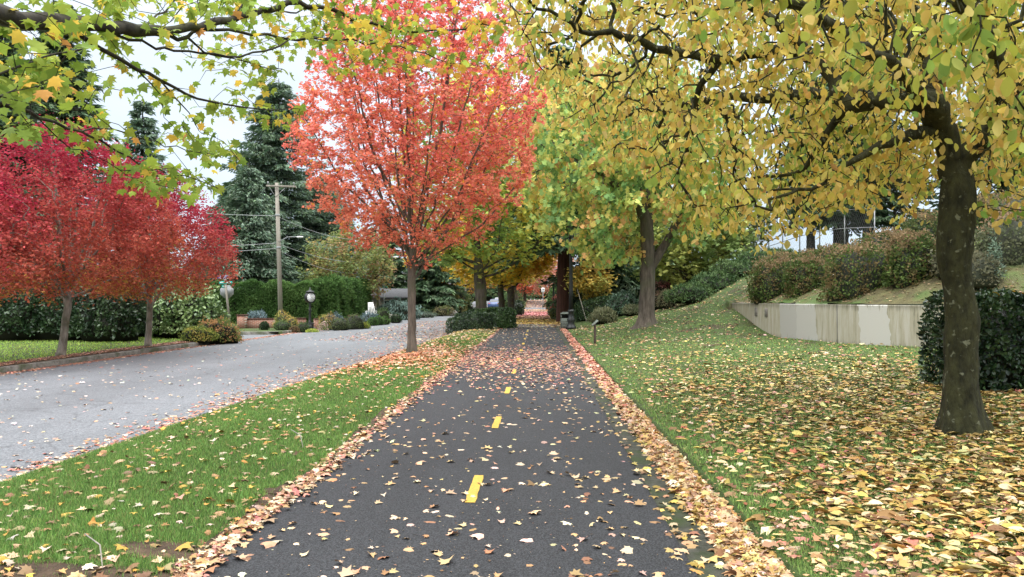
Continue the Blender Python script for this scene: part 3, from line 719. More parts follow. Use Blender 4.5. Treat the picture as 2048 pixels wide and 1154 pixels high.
nearf = np.interp(px, [1000, 1600, 1800, 2048, 2300], [0, 60, 220, 290, 320])
ok = (py < fr + 25 * (vn2(px, 0, .03) - .5)) & ((dep > 7.2) | (py < nearf)) & (dep > 3.4) & (px > 985 + 15 * np.sin(py * .05)) & (px < 2550) & (py > -420)
A = q[ok][:6800]
def magnolia(cb, pos, rng):
    N = len(pos); k = vnoise(pos * .9); u = rng.random(N)
    col = pick(rng, N, [(.70, .52, .12), (.74, .58, .18), (.62, .43, .10), (.60, .55, .12), (.46, .50, .12), (.26, .38, .09), (.52, .33, .11)], [26, 28, 10, 20, 12, 5, 4], .14)
    nearc = (pos[:, 1] < Y0 - 2) | (pos[:, 0] > b[0]) & (pos[:, 1] < Y0); g = (nearc & (u < .45)) | ((k > .66) & (u < .5))
    col[g] = pick(rng, int(g.sum()), [(.24, .37, .08), (.36, .44, .09), (.50, .50, .09)], [3, 3, 3], .12)
    d = rdir(rng, N) * .62; d[:, 2] -= .75; n = rdir(rng, N); n[:, 2] += .25
    cb.inst(OVAL, pos, d, n, rng.uniform(.06, .118, N) * np.where(pos[:, 1] < Y0 - 2.5, 1.2, 1), np.clip(col, 0, .85), xs=rng.uniform(.85, 1.2, N))
tree('magnolia_tree', 'yellow leaved spreading tree with dark mossy trunk on the leaf covered right lawn', 'tree', seeds, A, .165, .0066, .15, .18, 1.0, (0, 0, -.2),
     (40000, .075, magnolia), 'bark_lichen', 5, thr=.012, wob=.42, kmax=18, flare=.85, iters=160, lump=.34)

# ------------------------------------------------------------------ maple whose trunk stands out of sight on the left; its limbs hang over the picture
b = np.array(G(-3.75, 2.5))
def LL(*pts): return [W(x, y, Y) for x, y, Y in pts]
e0 = W(-60, 18, 3.9); fork = b + (0.05, .1, 2.35)
seeds = [([b, b + (.02, .02, 1.2), fork], -1),
 ([fork, fork * .5 + e0 * .5 + (0, 0, .1), e0] + LL((0, 28, 4.2), (100, 42, 4.6), (170, 47, 4.9), (245, 54, 5.3), (330, 64, 5.8), (375, 74, 6.0), (395, 92, 6.1), (450, 114, 6.5), (512, 130, 6.9), (565, 138, 7.2)), 'near', .06, .008),
 (LL((200, 50, 5.0), (225, 66, 5.2), (260, 80, 5.4), (330, 95, 5.8), (400, 106, 6.2), (480, 114, 6.6), (545, 98, 7.0), (600, 80, 7.3), (660, 76, 7.6), (760, 84, 8.0), (880, 100, 8.4)), 'near', .026, .006),
 (LL((330, 64, 5.8), (400, 56, 6.1), (460, 42, 6.5), (520, 22, 6.9), (575, 5, 7.2), (640, 14, 7.5), (700, 38, 7.8), (790, 64, 8.1), (900, 60, 8.4), (1010, 48, 8.8), (1110, 34, 9.0)), 'near', .036, .007),
 (LL((375, 74, 6.0), (400, 60, 6.2), (480, 64, 6.5), (560, 76, 6.9), (680, 80, 7.3), (800, 92, 7.8), (920, 128, 8.2), (1020, 134, 8.6)), 'near', .02, .005),
 (LL((660, 76, 7.6), (720, 110, 7.8), (800, 130, 8), (880, 148, 8.3)), 'near'),
 (LL((150, 60, 4.8), (200, 97, 5.1), (240, 118, 5.3), (275, 140, 5.5), (320, 160, 5.8), (372, 188, 6.1), (430, 205, 6.4), (512, 217, 6.9), (600, 218, 7.4)), 'near', .034, .007),
 (LL((275, 140, 5.5), (300, 165, 5.6), (322, 190, 5.7), (328, 235, 5.8)), 'near', .012, .005),
 (LL((320, 160, 5.8), (350, 195, 5.9), (378, 225, 6.0), (398, 262, 6.1)), 'near', .014, .005),
 (LL((215, 70, 5.1), (232, 95, 5.2), (262, 125, 5.3)), 'near'),
 (LL((300, 60, 5.6), (330, 25, 5.9), (370, -20, 6.2), (400, -80, 6.5)), 'near'),
 (LL((460, 42, 6.5), (490, 0, 6.8), (520, -50, 7.0)), 'near'),
 ([fork, fork * .4 + W(-60, 195, 3.9) * .6, W(-60, 195, 3.9)] + LL((0, 208, 4.2), (60, 224, 4.5), (110, 244, 4.8), (180, 273, 5.2), (260, 314, 5.7), (350, 350, 6.2), (440, 378, 6.8)), 'near', .034, .006),
 (LL((140, 256, 5.0), (200, 258, 5.3), (260, 268, 5.6), (330, 294, 6.0), (400, 305, 6.4), (480, 316, 6.9)), 'near', .011, .005),
 (LL((75, 232, 4.6), (110, 270, 4.8), (170, 300, 5.1), (240, 340, 5.5), (310, 372, 5.9)), 'near', .007, .004),
 ([fork, W(-70, 150, 3.8)] + LL((0, 148, 4.2), (60, 126, 4.5), (110, 108, 4.8), (165, 98, 5.1)), 'near', .012, .005),
 ([fork, W(-70, 190, 3.6)] + LL((0, 192, 4.0), (60, 170, 4.4), (130, 150, 4.8)), 'near'),
 ([fork, fork + (-.2, -.3, 1.5), fork + (-.5, -.6, 3.4)], 'near'), ([fork, fork + (-1.2, .2, 1.2), fork + (-2.6, .6, 2.2)], 'near')]
rg = RG(41); A = []
for (x0, x1, y0, y1, Ya, Yb, n) in [(-40, 205, 30, 195, 4.0, 5.8, 150), (-60, 90, 200, 310, 4.0, 5.2, 16), (170, 240, 150, 290, 5, 6.2, 4), (200, 520, -60, 40, 5.2, 8, 110), (400, 760, -60, 95, 6.5, 9, 240), (640, 1040, 0, 150, 7.5, 9.5, 95),
       (370, 480, 110, 370, 6.2, 8, 26), (260, 420, 110, 240, 5.5, 7, 12), (420, 620, 130, 290, 6.5, 8.5, 14), (280, 480, 270, 370, 5.5, 7.2, 30), (200, 330, 320, 385, 5.2, 6.5, 6), (-60, 200, -60, 40, 4.2, 6, 30)]:
    for _ in range(n): A.append(W(rg.uniform(x0, x1), rg.uniform(y0, y1), rg.uniform(Ya, Yb)))
A = np.array(A); qq = rdir(rg, 160) * (rg.random((160, 1)) ** .4) * np.array([2.4, 2.2, 1.5]) + np.array([-6.2, 2.2, 5.4]); A = np.concatenate([A, qq])
def greenmaple(cb, pos, rng):
    N = len(pos); px_, py_, _ = proj(pos); u = rng.random(N); wy = np.clip((px_ - 450) / 500, 0, 1) * .5 + .12
    col = pick(rng, N, [(.25, .34, .05), (.33, .40, .06), (.20, .29, .045)], [3, 3, 2], .13)
    yl = u < wy; col[yl] = pick(rng, int(yl.sum()), [(.66, .52, .07), (.70, .45, .07), (.72, .36, .10)], [3, 3, 1], .1)
    d, n = drooping(pos, rng, 0, .45); n[:, 2] += .5
    cb.inst(MAPLE, pos, d, n, rng.uniform(.055, .098, N), np.clip(col, 0, .85))
tree('maple_tree', 'green and yellow maple limbs hanging over the top left, trunk out of sight', 'tree', seeds, A, .17, .0028, .14, .16, .9, (0, 0, 0),
     (3300, .045, greenmaple), 'bark_dark', 6, thr=.008, wob=.3, kmax=8, flare=.4, iters=60,
     radfn=lambda P, r: np.where(P[:, 0] > -3.6, np.minimum(np.maximum(r * .5, .003), .062 - .006 * np.clip(P[:, 0] + 3.2, 0, 4)), r))

# ------------------------------------------------------------------ the sycamore like maple on the slope and the row down the path
b = hit(1292, 652); b = np.array(G(b[0], b[1])) - (0, 0, .22); Y1 = b[1]
T = [b, W(1295, 560, Y1), W(1296, 520, Y1), W(1293, 440, Y1), W(1295, 380, Y1), W(1310, 300, Y1), W(1300, 200, Y1)]
seeds = [(T, -1), ([W(1297, 545, Y1), W(1330, 490, Y1), W(1356, 440, Y1), W(1380, 370, Y1), W(1400, 280, Y1)], 'near', .19, .09),
  ([W(1293, 440, Y1), W(1260, 395, Y1 - .5), W(1210, 350, Y1 - 1), W(1140, 310, Y1 - 1)], 'near'), ([W(1294, 420, Y1), W(1330, 340, Y1 - 1), W(1360, 260, Y1 - 2)], 'near'),
  ([W(1292, 400, Y1), W(1250, 330, Y1 + 1), W(1190, 260, Y1 + 2), W(1130, 200, Y1 + 2)], 'near'), ([W(1310, 300, Y1), W(1260, 220, Y1), W(1200, 150, Y1)], 'near')]
rg = RG(51); M_ = 30000; q = rdir(rg, M_) * (rg.random((M_, 1)) ** .4) * np.array([5.0, 4.2, 4.8]) + np.array([b[0] - .8, Y1 - .3, 7.0])
px, py, dep = proj(q); fr = np.interp(px, [1020, 1080, 1110, 1150, 1180, 1210, 1240, 1270, 1340, 1370, 1400, 1450, 1600], [380, 470, 500, 520, 540, 545, 500, 450, 440, 470, 500, 450, 400])
A = q[py < fr - 50 * vn2(px, 0, .03)][:1300]
tree('maple_tree', 'forked grey trunked maple with green and orange leaves on the grassy slope', 'tree', seeds, A, .31, .010, .3, .42, 2.2, (0, 0, -.1),
     (15000, .2, mixed([(.20, .36, .12), (.34, .50, .15), (.54, .60, .16), (.72, .60, .16), (.70, .42, .16)], [4, 6, 6, 4, 2.4], MAPLE_S, .15, .28, 'droop', 1.7, 3)), 'bark_grey', 7, thr=.03, wob=.3, kmax=14, flare=1.5)
def avenue(name, label, px, Y, th, R0, cz, rad, cut, cols, wts, seed, N=11000, s=(.16, .26), bark='bark', na=900, group=None, clump=.5, lx=0.):
    b = np.array(GP(px, Y)); rg = RG(seed); M_ = 14000
    q = rdir(rg, M_) * (rg.random((M_, 1)) ** .4) * np.array(rad) + b + np.array([lx, 0, cz]); 
    q = q[q[:, 2] > b[2] + cut + .8 * vn2(q[:, 0], q[:, 1], .7, seed)][:na]
    sd = [([b, b + (.0, 0, th * .5), b + (rg.normal(0, .1), 0, th), b + (rg.normal(0, .3), 0, cz)], -1)]
    for k in range(6):
        a = k * 2.4 + rg.random(); s0 = b + (0, 0, th * rg.uniform(.75, 1.15)); r_ = rad[0] * .65
        sd.append(([s0, s0 + (r_ * .45 * math.cos(a), r_ * .45 * math.sin(a), .5 + rg.random() * .5), s0 + (r_ * math.cos(a), r_ * math.sin(a), 1.2 + rg.random() * 2)], 'near'))
    sc = .32 * max(1, rad[0] / 4)
    return tree(name, label, 'tree', sd, q, R0, .007, sc, sc * 1.4, 6 * sc, (0, 0, .05), (N, .22, mixed(cols, wts, DIAM if Y > 60 else MAPLE_S, s[0], s[1], 'flat', clump, seed)), bark, seed, thr=.03, wob=.35, kmax=10, flare=.35, group=group)
GRP = 'street trees along the path'
avenue('maple_tree', 'green leaved tree with dark gnarled trunk rising from the clipped hedge', 962, 42.0, 3.0, .30, 8.2, (5.0, 4.5, 6.0), 2.6, [(.22, .34, .09), (.34, .45, .10), (.52, .52, .10), (.72, .56, .10)], [3, 5, 5, 4], 61, 13000, (.2, .32), 'bark', 1300, GRP, .4)
avenue('maple_tree', 'golden yellow tree right behind the green one beside the road', 1003, 60, 2.6, .24, 6.2, (4.8, 4.5, 4.6), 2.4, [(.42, .44, .08), (.76, .54, .07), (.82, .62, .09), (.76, .42, .07)], [1.5, 5, 5, 2], 62, 12000, (.24, .36), 'bark', 900, GRP)
avenue('maple_tree', 'dark trunked tree with bronze leaves leaning to the path, third in the row', 1022, 70, 2.8, .33, 6.4, (3.4, 4.0, 4.2), 3.7, [(.2, .15, .06), (.66, .44, .10), (.5, .28, .10), (.74, .52, .12)], [3, 3, 2, 2], 63, 9000, (.24, .36), 'bark_dark', 700, GRP, .5, 1.2)
avenue('maple_tree', 'far orange yellow tree beside the path behind the bronze one', 1034, 88, 2.6, .22, 6.2, (3.6, 4.0, 3.9), 3.2, [(.42, .44, .10), (.74, .52, .10), (.74, .38, .12)], [3, 4, 2], 64, 7000, (.26, .4), 'bark', 500, GRP)
avenue('maple_tree', 'far coral red tree at the end of the path', 1050, 135, 2.0, .25, 5.6, (4.6, 5, 5.6), .6, [(.82, .24, .15), (.84, .34, .2), (.7, .36, .24)], [4, 4, 2], 65, 9000, (.35, .55), 'bark', 500, 'red trees at the end of the path')
avenue('maple_tree', 'far pinkish tree at the end of the path, right of the coral red one', 1098, 125, 2.4, .25, 6.4, (4.5, 5, 5.4), 1.6, [(.76, .3, .24), (.76, .42, .32), (.78, .5, .36)], [4, 4, 3], 66, 8000, (.3, .5), 'bark', 500, 'red trees at the end of the path')
avenue('maple_tree', 'far orange brown tree across the road near the parked car', 930, 125, 2.4, .25, 6, (7, 5, 4.8), 2.4, [(.55, .25, .08), (.62, .36, .07), (.45, .2, .12)], [4, 4, 3], 67, 8000, (.3, .5), 'bark', 500)
avenue('maple_tree', 'far yellow tree over the road between coral maple and hedge', 905, 88, 2.6, .25, 6.4, (5.4, 5, 4.8), 2.8, [(.42, .44, .08), (.76, .54, .07), (.80, .58, .09)], [1.5, 5, 5], 68, 9000, (.28, .4), 'bark', 600, None)
avenue('small_tree', 'small yellow ochre tree among the hedges behind the lamp post', 1180, 49.5, 1.2, .07, 2.4, (1.6, 1.5, 1.1), 1.1, [(.46, .44, .12), (.76, .56, .14), (.7, .42, .13)], [2, 4, 2], 69, 2200, (.14, .22), 'bark', 200)
avenue('deciduous_tree', 'olive and brown leaved tree behind the end of the tall green hedge', 700, 64, 1.6, .2, 4.4, (4.4, 3.2, 3.4), 1.0, [(.17, .23, .08), (.27, .3, .1), (.42, .31, .12), (.33, .2, .11)], [4, 4, 2, 1], 70, 9000, (.2, .34), 'bark', 600)
avenue('deciduous_tree', 'olive green tree beyond the forked maple on the slope', 1365, 44, 1.4, .2, 3.5, (4.2, 3.2, 2.9), .4, [(.2, .28, .09), (.3, .38, .12), (.46, .48, .14)], [4, 4, 3], 71, 9000, (.18, .3), 'bark', 600)
avenue('deciduous_tree', 'dull green tree right of the forked maple, under the yellow leaves', 1448, 47, 1.4, .18, 3.2, (2.9, 2.4, 2.3), .4, [(.2, .25, .1), (.3, .33, .13), (.4, .3, .15)], [4, 4, 1.5], 72, 6000, (.16, .28), 'bark', 500)

# ------------------------------------------------------------------ conifers
def conifer(name, label, px, Y, H, R, cols, seed, N=16000, h0=.6, tr=.35, s=(.35, .6), droop=.35, wh=34, bark='bark_dark', group=None, shape=.85, per=9, gap=1.0, cat='tree'):
    b = np.array(GP(px, Y)); rg = RG(seed); root = empty(name, b, label, cat, group)
    mb = MB(); mb.tube([b, b + (0, 0, H * .3), b + (0, 0, H * .65), b + (0, 0, H)], [tr * 1.15, tr * .8, tr * .45, .03], 10, cap=False)
    pos = []; dr = []
    for k in range(wh):
        z = h0 + (H - h0) * (k / wh) ** .92
        for j in range(per):
            a = rg.random() * 2 * PI; f = (1 - (z - h0) / (H - h0) * .97) ** shape; Lh = R * f * rg.uniform(.6, 1.1) * (1 if z > h0 + 1 else .8) + .2
            t = np.linspace(0, 1, 6); dz = -droop * Lh * t ** 1.5 + .18 * Lh * np.maximum(0, t - .6) ** 1.2 * 1.2 + .08 * Lh * t
            zz = z + rg.normal(0, .2)
            P = np.stack([b[0] + np.cos(a) * Lh * t, b[1] + np.sin(a) * Lh * t, b[2] + zz + dz], 1)
            mb.tube(P[:5], np.linspace(.05, .012, 5) * (.4 + f), 3, cap=False)
            m = max(6, int(N / (wh * per) * (f + .15) * 1.7)); q = rg.random(m) ** .7; i = np.minimum((q * 5).astype(int), 4); fr_ = (q * 5 - i)[:, None]
            p = P[i] * (1 - fr_) + P[i + 1] * fr_; side = np.array([-np.sin(a), np.cos(a), 0]); sg = rg.choice([-1, 1], m)[:, None]
            wdt = Lh * .30 * (1 - q[:, None] * .75) * rg.random((m, 1)); p = p + side * sg * wdt; p[:, 2] -= (wdt[:, 0] * .35 + rg.random(m) * .12 * gap)
            d = side * sg * .8 + np.array([np.cos(a), np.sin(a), -.25]) + rg.normal(0, .3, (m, 3)); pos.append(p); dr.append(d)
    mb.build('trunk', bark, root, origin=b, smooth=True)
    pos = np.concatenate(pos); dr = np.concatenate(dr); m = len(pos); n = rdir(rg, m) * .7; n[:, 2] += .9
    kk = vnoise(pos * .8 + seed)[:, None]; col = pick(rg, m, cols, None, .18)
    cb = MB(); cb.inst(NEED, pos, dr, n, rg.uniform(s[0], s[1], m), np.clip(col, 0, .5)); cb.build('crown', 'needle', root, origin=b)
    return root
DG = [(.085, .14, .07), (.12, .185, .09), (.06, .105, .055)]
DG2 = [(.13, .19, .11), (.17, .24, .13), (.09, .14, .08)]
BG = [(.17, .245, .165), (.24, .32, .22), (.12, .18, .125)]
conifer('conifer_tree', 'tall grey green conifer with tiered drooping branches behind the utility pole', 556, 74, 23.0, 9.6, BG[:1] + DG[1:2] + BG[2:], 81, 76000, 1.0, .45, (.28, .5), .3, 40, per=9, shape=.75, gap=4)
conifer('conifer_tree', 'broad dark conifer right behind the tall hedge, right of the utility pole', 650, 80, 15, 7.0, BG + DG[:1], 82, 36000, .8, .5, (.35, .6), .3, 28, per=9, gap=5)
conifer('conifer_tree', 'dark conifer left of the utility pole, its top behind the crimson ash', 468, 82, 14.5, 6.6, DG + BG[:1], 83, 18000, .8, .45, (.5, .85), .3, 26)
conifer('conifer_tree', 'dark green conifer directly left of the utility pole above the stop sign', 497, 66, 13.5, 5.8, BG + DG[:1], 97, 34000, .6, .4, (.25, .45), .3, 28, gap=5)
conifer('conifer_tree', 'slender bluish conifer top standing in the gap of sky at left', 283, 95, 27.0, 6.0, BG, 84, 18000, 2, .5, (.6, .9), .3, 36)
conifer('conifer_tree', 'massive dark conifer filling the top left corner', 120, 60, 25.5, 6.8, DG, 85, 30000, 1.2, .5, (.5, .8), .3, 40)
conifer('conifer_tree', 'dark conifer at the left picture edge behind the crimson trees', 0, 52, 21, 5.5, DG, 86, 22000, 1.2, .5, (.45, .75), .3, 36)
conifer('conifer_tree', 'low dark cedar with sweeping branches right behind the coral maple trunk', 862, 84, 8.5, 4.8, DG, 87, 12000, .8, .3, (.45, .75), .3, 18)
conifer('conifer_tree', 'dark conifer beyond the road, left of the coral maple trunk', 770, 92, 12.5, 5.5, DG, 88, 13000, .6, .4, (.5, .85), .3, 22)
# redwood with its furrowed red trunk
conifer('redwood_tree', 'redwood with broad dark red trunk close beside the lamp post', 1127, 52.5, 19, 5.8, DG, 89, 26000, 5.6, .44, (.4, .7), .55, 36, bark='bark_red', shape=.7)
conifer('conifer_tree', 'dark shaggy conifer on the slope between lamp post and forked maple', 1215, 58, 18, 5.2, DG2, 90, 24000, .8, .4, (.35, .65), .5, 34)
conifer('conifer_tree', 'second dark conifer on the slope, right behind the forked maple', 1285, 66, 17, 5.5, DG2, 91, 20000, .8, .4, (.4, .7), .45, 30)
conifer('conifer_tree', 'dark conifer on top of the hill, left of two, over the clipped shrubs', 1682, 48, 13, 4.6, DG, 92, 14000, 2.6, .42, (.3, .55), .4, 24)
conifer('conifer_tree', 'dark conifer on top of the hill, right of two, over the clipped shrubs', 1738, 50, 14, 4.4, DG, 93, 14000, 2.4, .36, (.3, .55), .4, 24)
conifer('conifer_tree', 'dark conifer on the hill at the far right, above the red hedge', 2010, 44, 13, 4.4, DG, 94, 14000, 1.2, .4, (.3, .55), .4, 24)
conifer('conifer_tree', 'thin trunked conifer at the left end of the hilltop clump', 1622, 47, 11, 3.4, DG, 96, 9000, 3.0, .24, (.3, .5), .4, 22)
avenue('deciduous_tree', 'thin dark stemmed tree against the sky on the hilltop', 1790, 46, 2.2, .09, 4.6, (1.8, 1.6, 2.2), 1.8, [(.05, .06, .03), (.12, .09, .04)], [3, 2], 95, 1500, (.1, .2), 'bark_dark', 240)
# ------------------------------------------------------------------ shrubs and hedges
def lump_surface(rg, N, c, rad, seed, power=2.4, lump=.16, lf=1.6, half=True):
    """points and normals on a lumpy super-ellipsoid standing on its base; c = base centre"""
    u = rdir(rg, N)
    if half: u[:, 2] = np.abs(u[:, 2]) * 1.25 - .25; u = norm(u)
    p = np.sum(np.abs(u) ** power, 1) ** (-1 / power)
    k = 1 + lump * 2 * (vnoise(u * lf * 2 + seed * 1.7) - .5) + lump * .8 * (vnoise(u * lf * 5 + seed) - .5) * 2
    q = u * (p * k)[:, None]
    R = np.array(rad, float); pos = q * R * np.array([1, 1, .72]); pos[:, 2] += R[2] * .30
    n = norm(u / R); return pos + c, n
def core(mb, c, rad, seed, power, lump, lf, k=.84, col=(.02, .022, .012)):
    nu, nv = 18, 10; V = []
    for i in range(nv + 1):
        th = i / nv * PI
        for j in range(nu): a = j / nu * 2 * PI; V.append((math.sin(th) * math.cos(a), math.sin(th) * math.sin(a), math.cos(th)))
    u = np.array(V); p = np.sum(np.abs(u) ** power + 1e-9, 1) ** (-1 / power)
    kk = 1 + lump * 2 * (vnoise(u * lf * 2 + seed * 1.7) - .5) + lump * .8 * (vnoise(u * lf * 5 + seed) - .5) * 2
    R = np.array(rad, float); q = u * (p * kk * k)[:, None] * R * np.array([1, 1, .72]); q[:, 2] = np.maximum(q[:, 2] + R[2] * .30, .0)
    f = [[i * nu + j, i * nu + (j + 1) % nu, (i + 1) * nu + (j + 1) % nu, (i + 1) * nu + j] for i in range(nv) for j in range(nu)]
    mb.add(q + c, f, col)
def shrub(name, label, px, Y, w_, h, cols, N=1600, s=(.05, .09), dep=None, seed=1, power=2.3, lump=.16, tmpl=OVAL, mat='leaf', lf=1.6, clump=3., group=None, wts=None, stems=False, cat='shrub', z=None, up=.35, corek=.84, loc=None, thick=.16, corecol=(.02, .022, .012), upcol=None):
    if loc is None and 45.5 < Y < 52.6 and 480 < px < 735: Y -= 4.3; w_ *= .91; h *= .93; dep = dep and dep * .91
    b = np.array(loc if loc is not None else GP(px, Y))
    if name == 'clipped_shrub': b[2] -= .26 * w_; h += .26 * w_ - .18
    if z is not None: b[2] = z
    b[2] -= .03
    rad = (w_ / 2, (dep or w_) / 2, h); rg = RG(seed * 7 + 1)
    pos, n = lump_surface(rg, N, b, rad, seed, power, lump, lf); ctr = b + np.array([0, 0, h * .35])
    pos = pos + (ctr - pos) * (rg.random((N, 1)) ** 2 * thick) ; keep = pos[:, 2] > b[2] + .02; pos, n = pos[keep], n[keep]; m = len(pos)
    k = vnoise(pos * clump + seed); cl = np.array(cols, float); wt = np.array(wts if wts is not None else [1] * len(cl), float); cum = np.cumsum(wt) / wt.sum()
    k = np.clip((k - .5) * 1.5 + .5 + rg.normal(0, .2, m), 0, .999); col = cl[np.minimum(np.searchsorted(cum, k), len(cl) - 1)] * np.exp(rg.normal(0, .2, (m, 1)))
    if upcol is not None:
        tt = (np.clip((pos[:, 2] - b[2]) / h - .80 + .3 * (k - .5), 0, 1) * 5).clip(0, 1) > rg.random(m)
        col[tt] = np.array(upcol) * np.exp(rg.normal(0, .2, (int(tt.sum()), 1)))
    d = norm(n * .55 + rdir(rg, m) * .75 + np.array([0, 0, up])); nn_ = norm(n + rdir(rg, m) * .6)
    if corek > 0 and stems:
        root = empty(name, b, label, cat, group)
        cb = MB(); cb.inst(tmpl, pos, d, nn_, rg.uniform(s[0], s[1], m), np.clip(col, 0, .8)); cb.build('foliage', mat, root, origin=b)
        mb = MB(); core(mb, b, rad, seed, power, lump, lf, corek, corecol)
        for q in range(9):
            a = rg.random() * 6.28; r_ = rg.uniform(.3, .75); e_ = b + np.array([rad[0] * r_ * math.cos(a), rad[1] * r_ * math.sin(a), h * .55]); s_ = b + np.array([rad[0] * .22 * math.cos(a), rad[1] * .22 * math.sin(a), 0])
            mb.tube([s_, s_ * .5 + e_ * .5 + rg.normal(0, .04, 3), e_], [.03, .02, .012], 4)
        mb.build('stems', 'needle', root, origin=b); return root
    cb = MB(); cb.inst(tmpl, pos, d, nn_, rg.uniform(s[0], s[1], m), np.clip(col, 0, .8))
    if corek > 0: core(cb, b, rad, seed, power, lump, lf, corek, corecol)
    return tag(cb.build(name, mat, origin=b), label, cat, group)
def hedge(name, label, P0, P1, th, h, cols, N, s, seed, mat='leaf', tmpl=OVAL, lump=.12, ragged=0., clump=1.5, upcol=None, cat='hedge', lift=0.0, topn=None, stretchz=1.0, lf=1.3, rough=.05):
    """a clipped wall of leaves from P0 to P1 (ground points)"""
    P0 = np.array(P0, float); P1 = np.array(P1, float); Lh = np.linalg.norm((P1 - P0)[:2]); ax = (P1 - P0) / Lh; nx = np.array([-ax[1], ax[0], 0]); nx /= np.linalg.norm(nx)
    rg = RG(seed); faces = [('f', Lh * h), ('b', Lh * h * .3), ('t', Lh * th), ('l', th * h), ('r', th * h)]
    tot = sum(a for _, a in faces); pos = []; nor = []
    def bulge(p, n): return (vnoise(p * lf + seed) - .5) * 2 * lump + (vnoise(p * lf * 3 + seed) - .5) * 2 * rough
    def top(t): return h + ragged * (vnoise(np.stack([t * 2.1, 0 * t + seed, 0 * t], -1)) - .5) * 2 + ragged * .6 * (vnoise(np.stack([t * 6, 0 * t + seed, 0 * t], -1)) - .5)
    for k, a in faces:
        m = int(N * a / tot); t = rg.random(m) * Lh; o_ = rg.uniform(-.5, .5, m) * th; z = rg.random(m)
        nn_ = np.zeros((m, 3))
        if k in 'fb': sg = 1 if k == 'f' else -1; o_ = np.full(m, -sg * th / 2); nn_ += -sg * nx; z = z * top(t)
        elif k == 't': z = top(t); nn_[:, 2] = 1
        else: t = np.full(m, 0. if k == 'l' else Lh); nn_ += (-ax if k == 'l' else ax); z = z * top(t)
        p = P0 + ax * t[:, None] + nx * o_[:, None]; p[:, 2] += z
        # rounded arrises
        zz = z / h; rnd = np.maximum(0, zz - .86) * .9 * th * .5
        p = p - nx * (np.sign(o_) * (np.abs(o_) / (th / 2)) ** 3 * rnd)[:, None]
        p = p + nn_ * (bulge(p, nn_) - .12 * rg.random(m) ** 2)[:, None]; pos.append(p); nor.append(nn_)
    pos = np.concatenate(pos); n = np.concatenate(nor); m = len(pos)
    k = vnoise(pos * clump + seed * 1.3); cl = np.array(cols, float); k = np.clip((k - .5) * 1.5 + .5 + rg.normal(0, .2, m), 0, .999)
    col = cl[np.minimum((k * len(cl)).astype(int), len(cl) - 1)] * np.exp(rg.normal(0, .2, (m, 1)))
    if upcol is not None:
        tt = (pos[:, 2] - P0[2] > h * .93) & (rg.random(m) < .7); col[tt] = pick(rg, int(tt.sum()), upcol)
    d = norm(n * .5 + rdir(rg, m) * .8 + np.array([0, 0, .35 * stretchz])); nn_ = norm(n + rdir(rg, m) * .6)
    cb = MB(); cb.inst(tmpl, pos, d, nn_, rg.uniform(s[0], s[1], m), np.clip(col, 0, .8))
    # the woody inside
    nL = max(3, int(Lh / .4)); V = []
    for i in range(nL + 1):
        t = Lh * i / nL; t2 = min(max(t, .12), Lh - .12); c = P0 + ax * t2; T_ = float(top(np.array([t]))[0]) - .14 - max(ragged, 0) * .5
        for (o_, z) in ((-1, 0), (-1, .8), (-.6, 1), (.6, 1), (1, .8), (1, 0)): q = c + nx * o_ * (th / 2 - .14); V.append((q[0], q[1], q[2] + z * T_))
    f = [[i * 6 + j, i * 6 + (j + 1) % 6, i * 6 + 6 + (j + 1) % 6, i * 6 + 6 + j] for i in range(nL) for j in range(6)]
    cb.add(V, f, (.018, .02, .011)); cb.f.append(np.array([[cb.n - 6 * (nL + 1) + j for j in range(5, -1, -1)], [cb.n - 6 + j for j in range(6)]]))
    mid = (P0 + P1) / 2
    return tag(cb.build(name, mat, origin=mid), label, cat)
LG = [(.10, .16, .05), (.07, .12, .04), (.05, .09, .03)]
DK = [(.02, .045, .018), (.035, .07, .028), (.05, .09, .035)]
# left of the road
GL = 'dark laurel shrubs behind the crimson ashes'
shrub('laurel_shrub', 'dark laurel shrub at the left picture edge, behind the ashes', 20, 31, 3.4, 2.7, DK, 8500, (.09, .17), 2.4, 101, 2.3, .2, group=GL, stems=True, tmpl=OVAL, mat='glossleaf', thick=.25)
shrub('laurel_shrub', 'dark laurel shrub right behind the pale leaning ash trunk', 125, 31.5, 3.2, 2.5, DK, 8500, (.09, .17), 2.4, 102, 2.3, .2, group=GL, stems=True, mat='glossleaf', thick=.25)
shrub('laurel_shrub', 'dark laurel shrub behind the lawn, between the two ash trunks', 222, 31.0, 2.9, 2.3, DK, 7000, (.09, .17), 2.2, 103, 2.3, .2, group=GL, stems=True, mat='glossleaf', thick=.25)
shrub('laurel_shrub', 'low dark laurel shrub beside the smaller ash trunk', 285, 34.5, 2.5, 2.1, DK, 5200, (.09, .17), 2.2, 104, 2.3, .2, group=GL, stems=True, mat='glossleaf', thick=.25)
shrub('rhododendron', 'round pale green rhododendron right of the smaller ash', 374, 34, 3.1, 2.45, [(.07, .13, .04), (.15, .24, .08), (.24, .34, .13)], 5200, (.12, .2), 2.8, 105, 2.2, .16, stems=True, mat='glossleaf', thick=.25, up=.0)
shrub('shrub', 'loose shrub turning orange beside the stop sign post', 436, 31.6, 1.75, 1.0, [(.16, .2, .05), (.4, .22, .09), (.5, .28, .13)], 2600, (.05, .09), 1.4, 106, 2.1, .25, thick=.4, clump=2)
shrub('shrub', 'low yellow green shrub at the kerb below the rhododendron', 398, 30.6, 1.35, .62, [(.14, .2, .05), (.3, .34, .07), (.44, .36, .1)], 1900, (.05, .08), 1.2, 107, 2.1, .25, thick=.4, clump=2)
shrub('shrub', 'brown tipped low shrub between orange shrub and kerb', 458, 33.0, 1.0, .55, [(.12, .14, .05), (.3, .2, .09)], 1200, (.04, .08), 1.0, 108, 2.1, .25, thick=.4, clump=2)
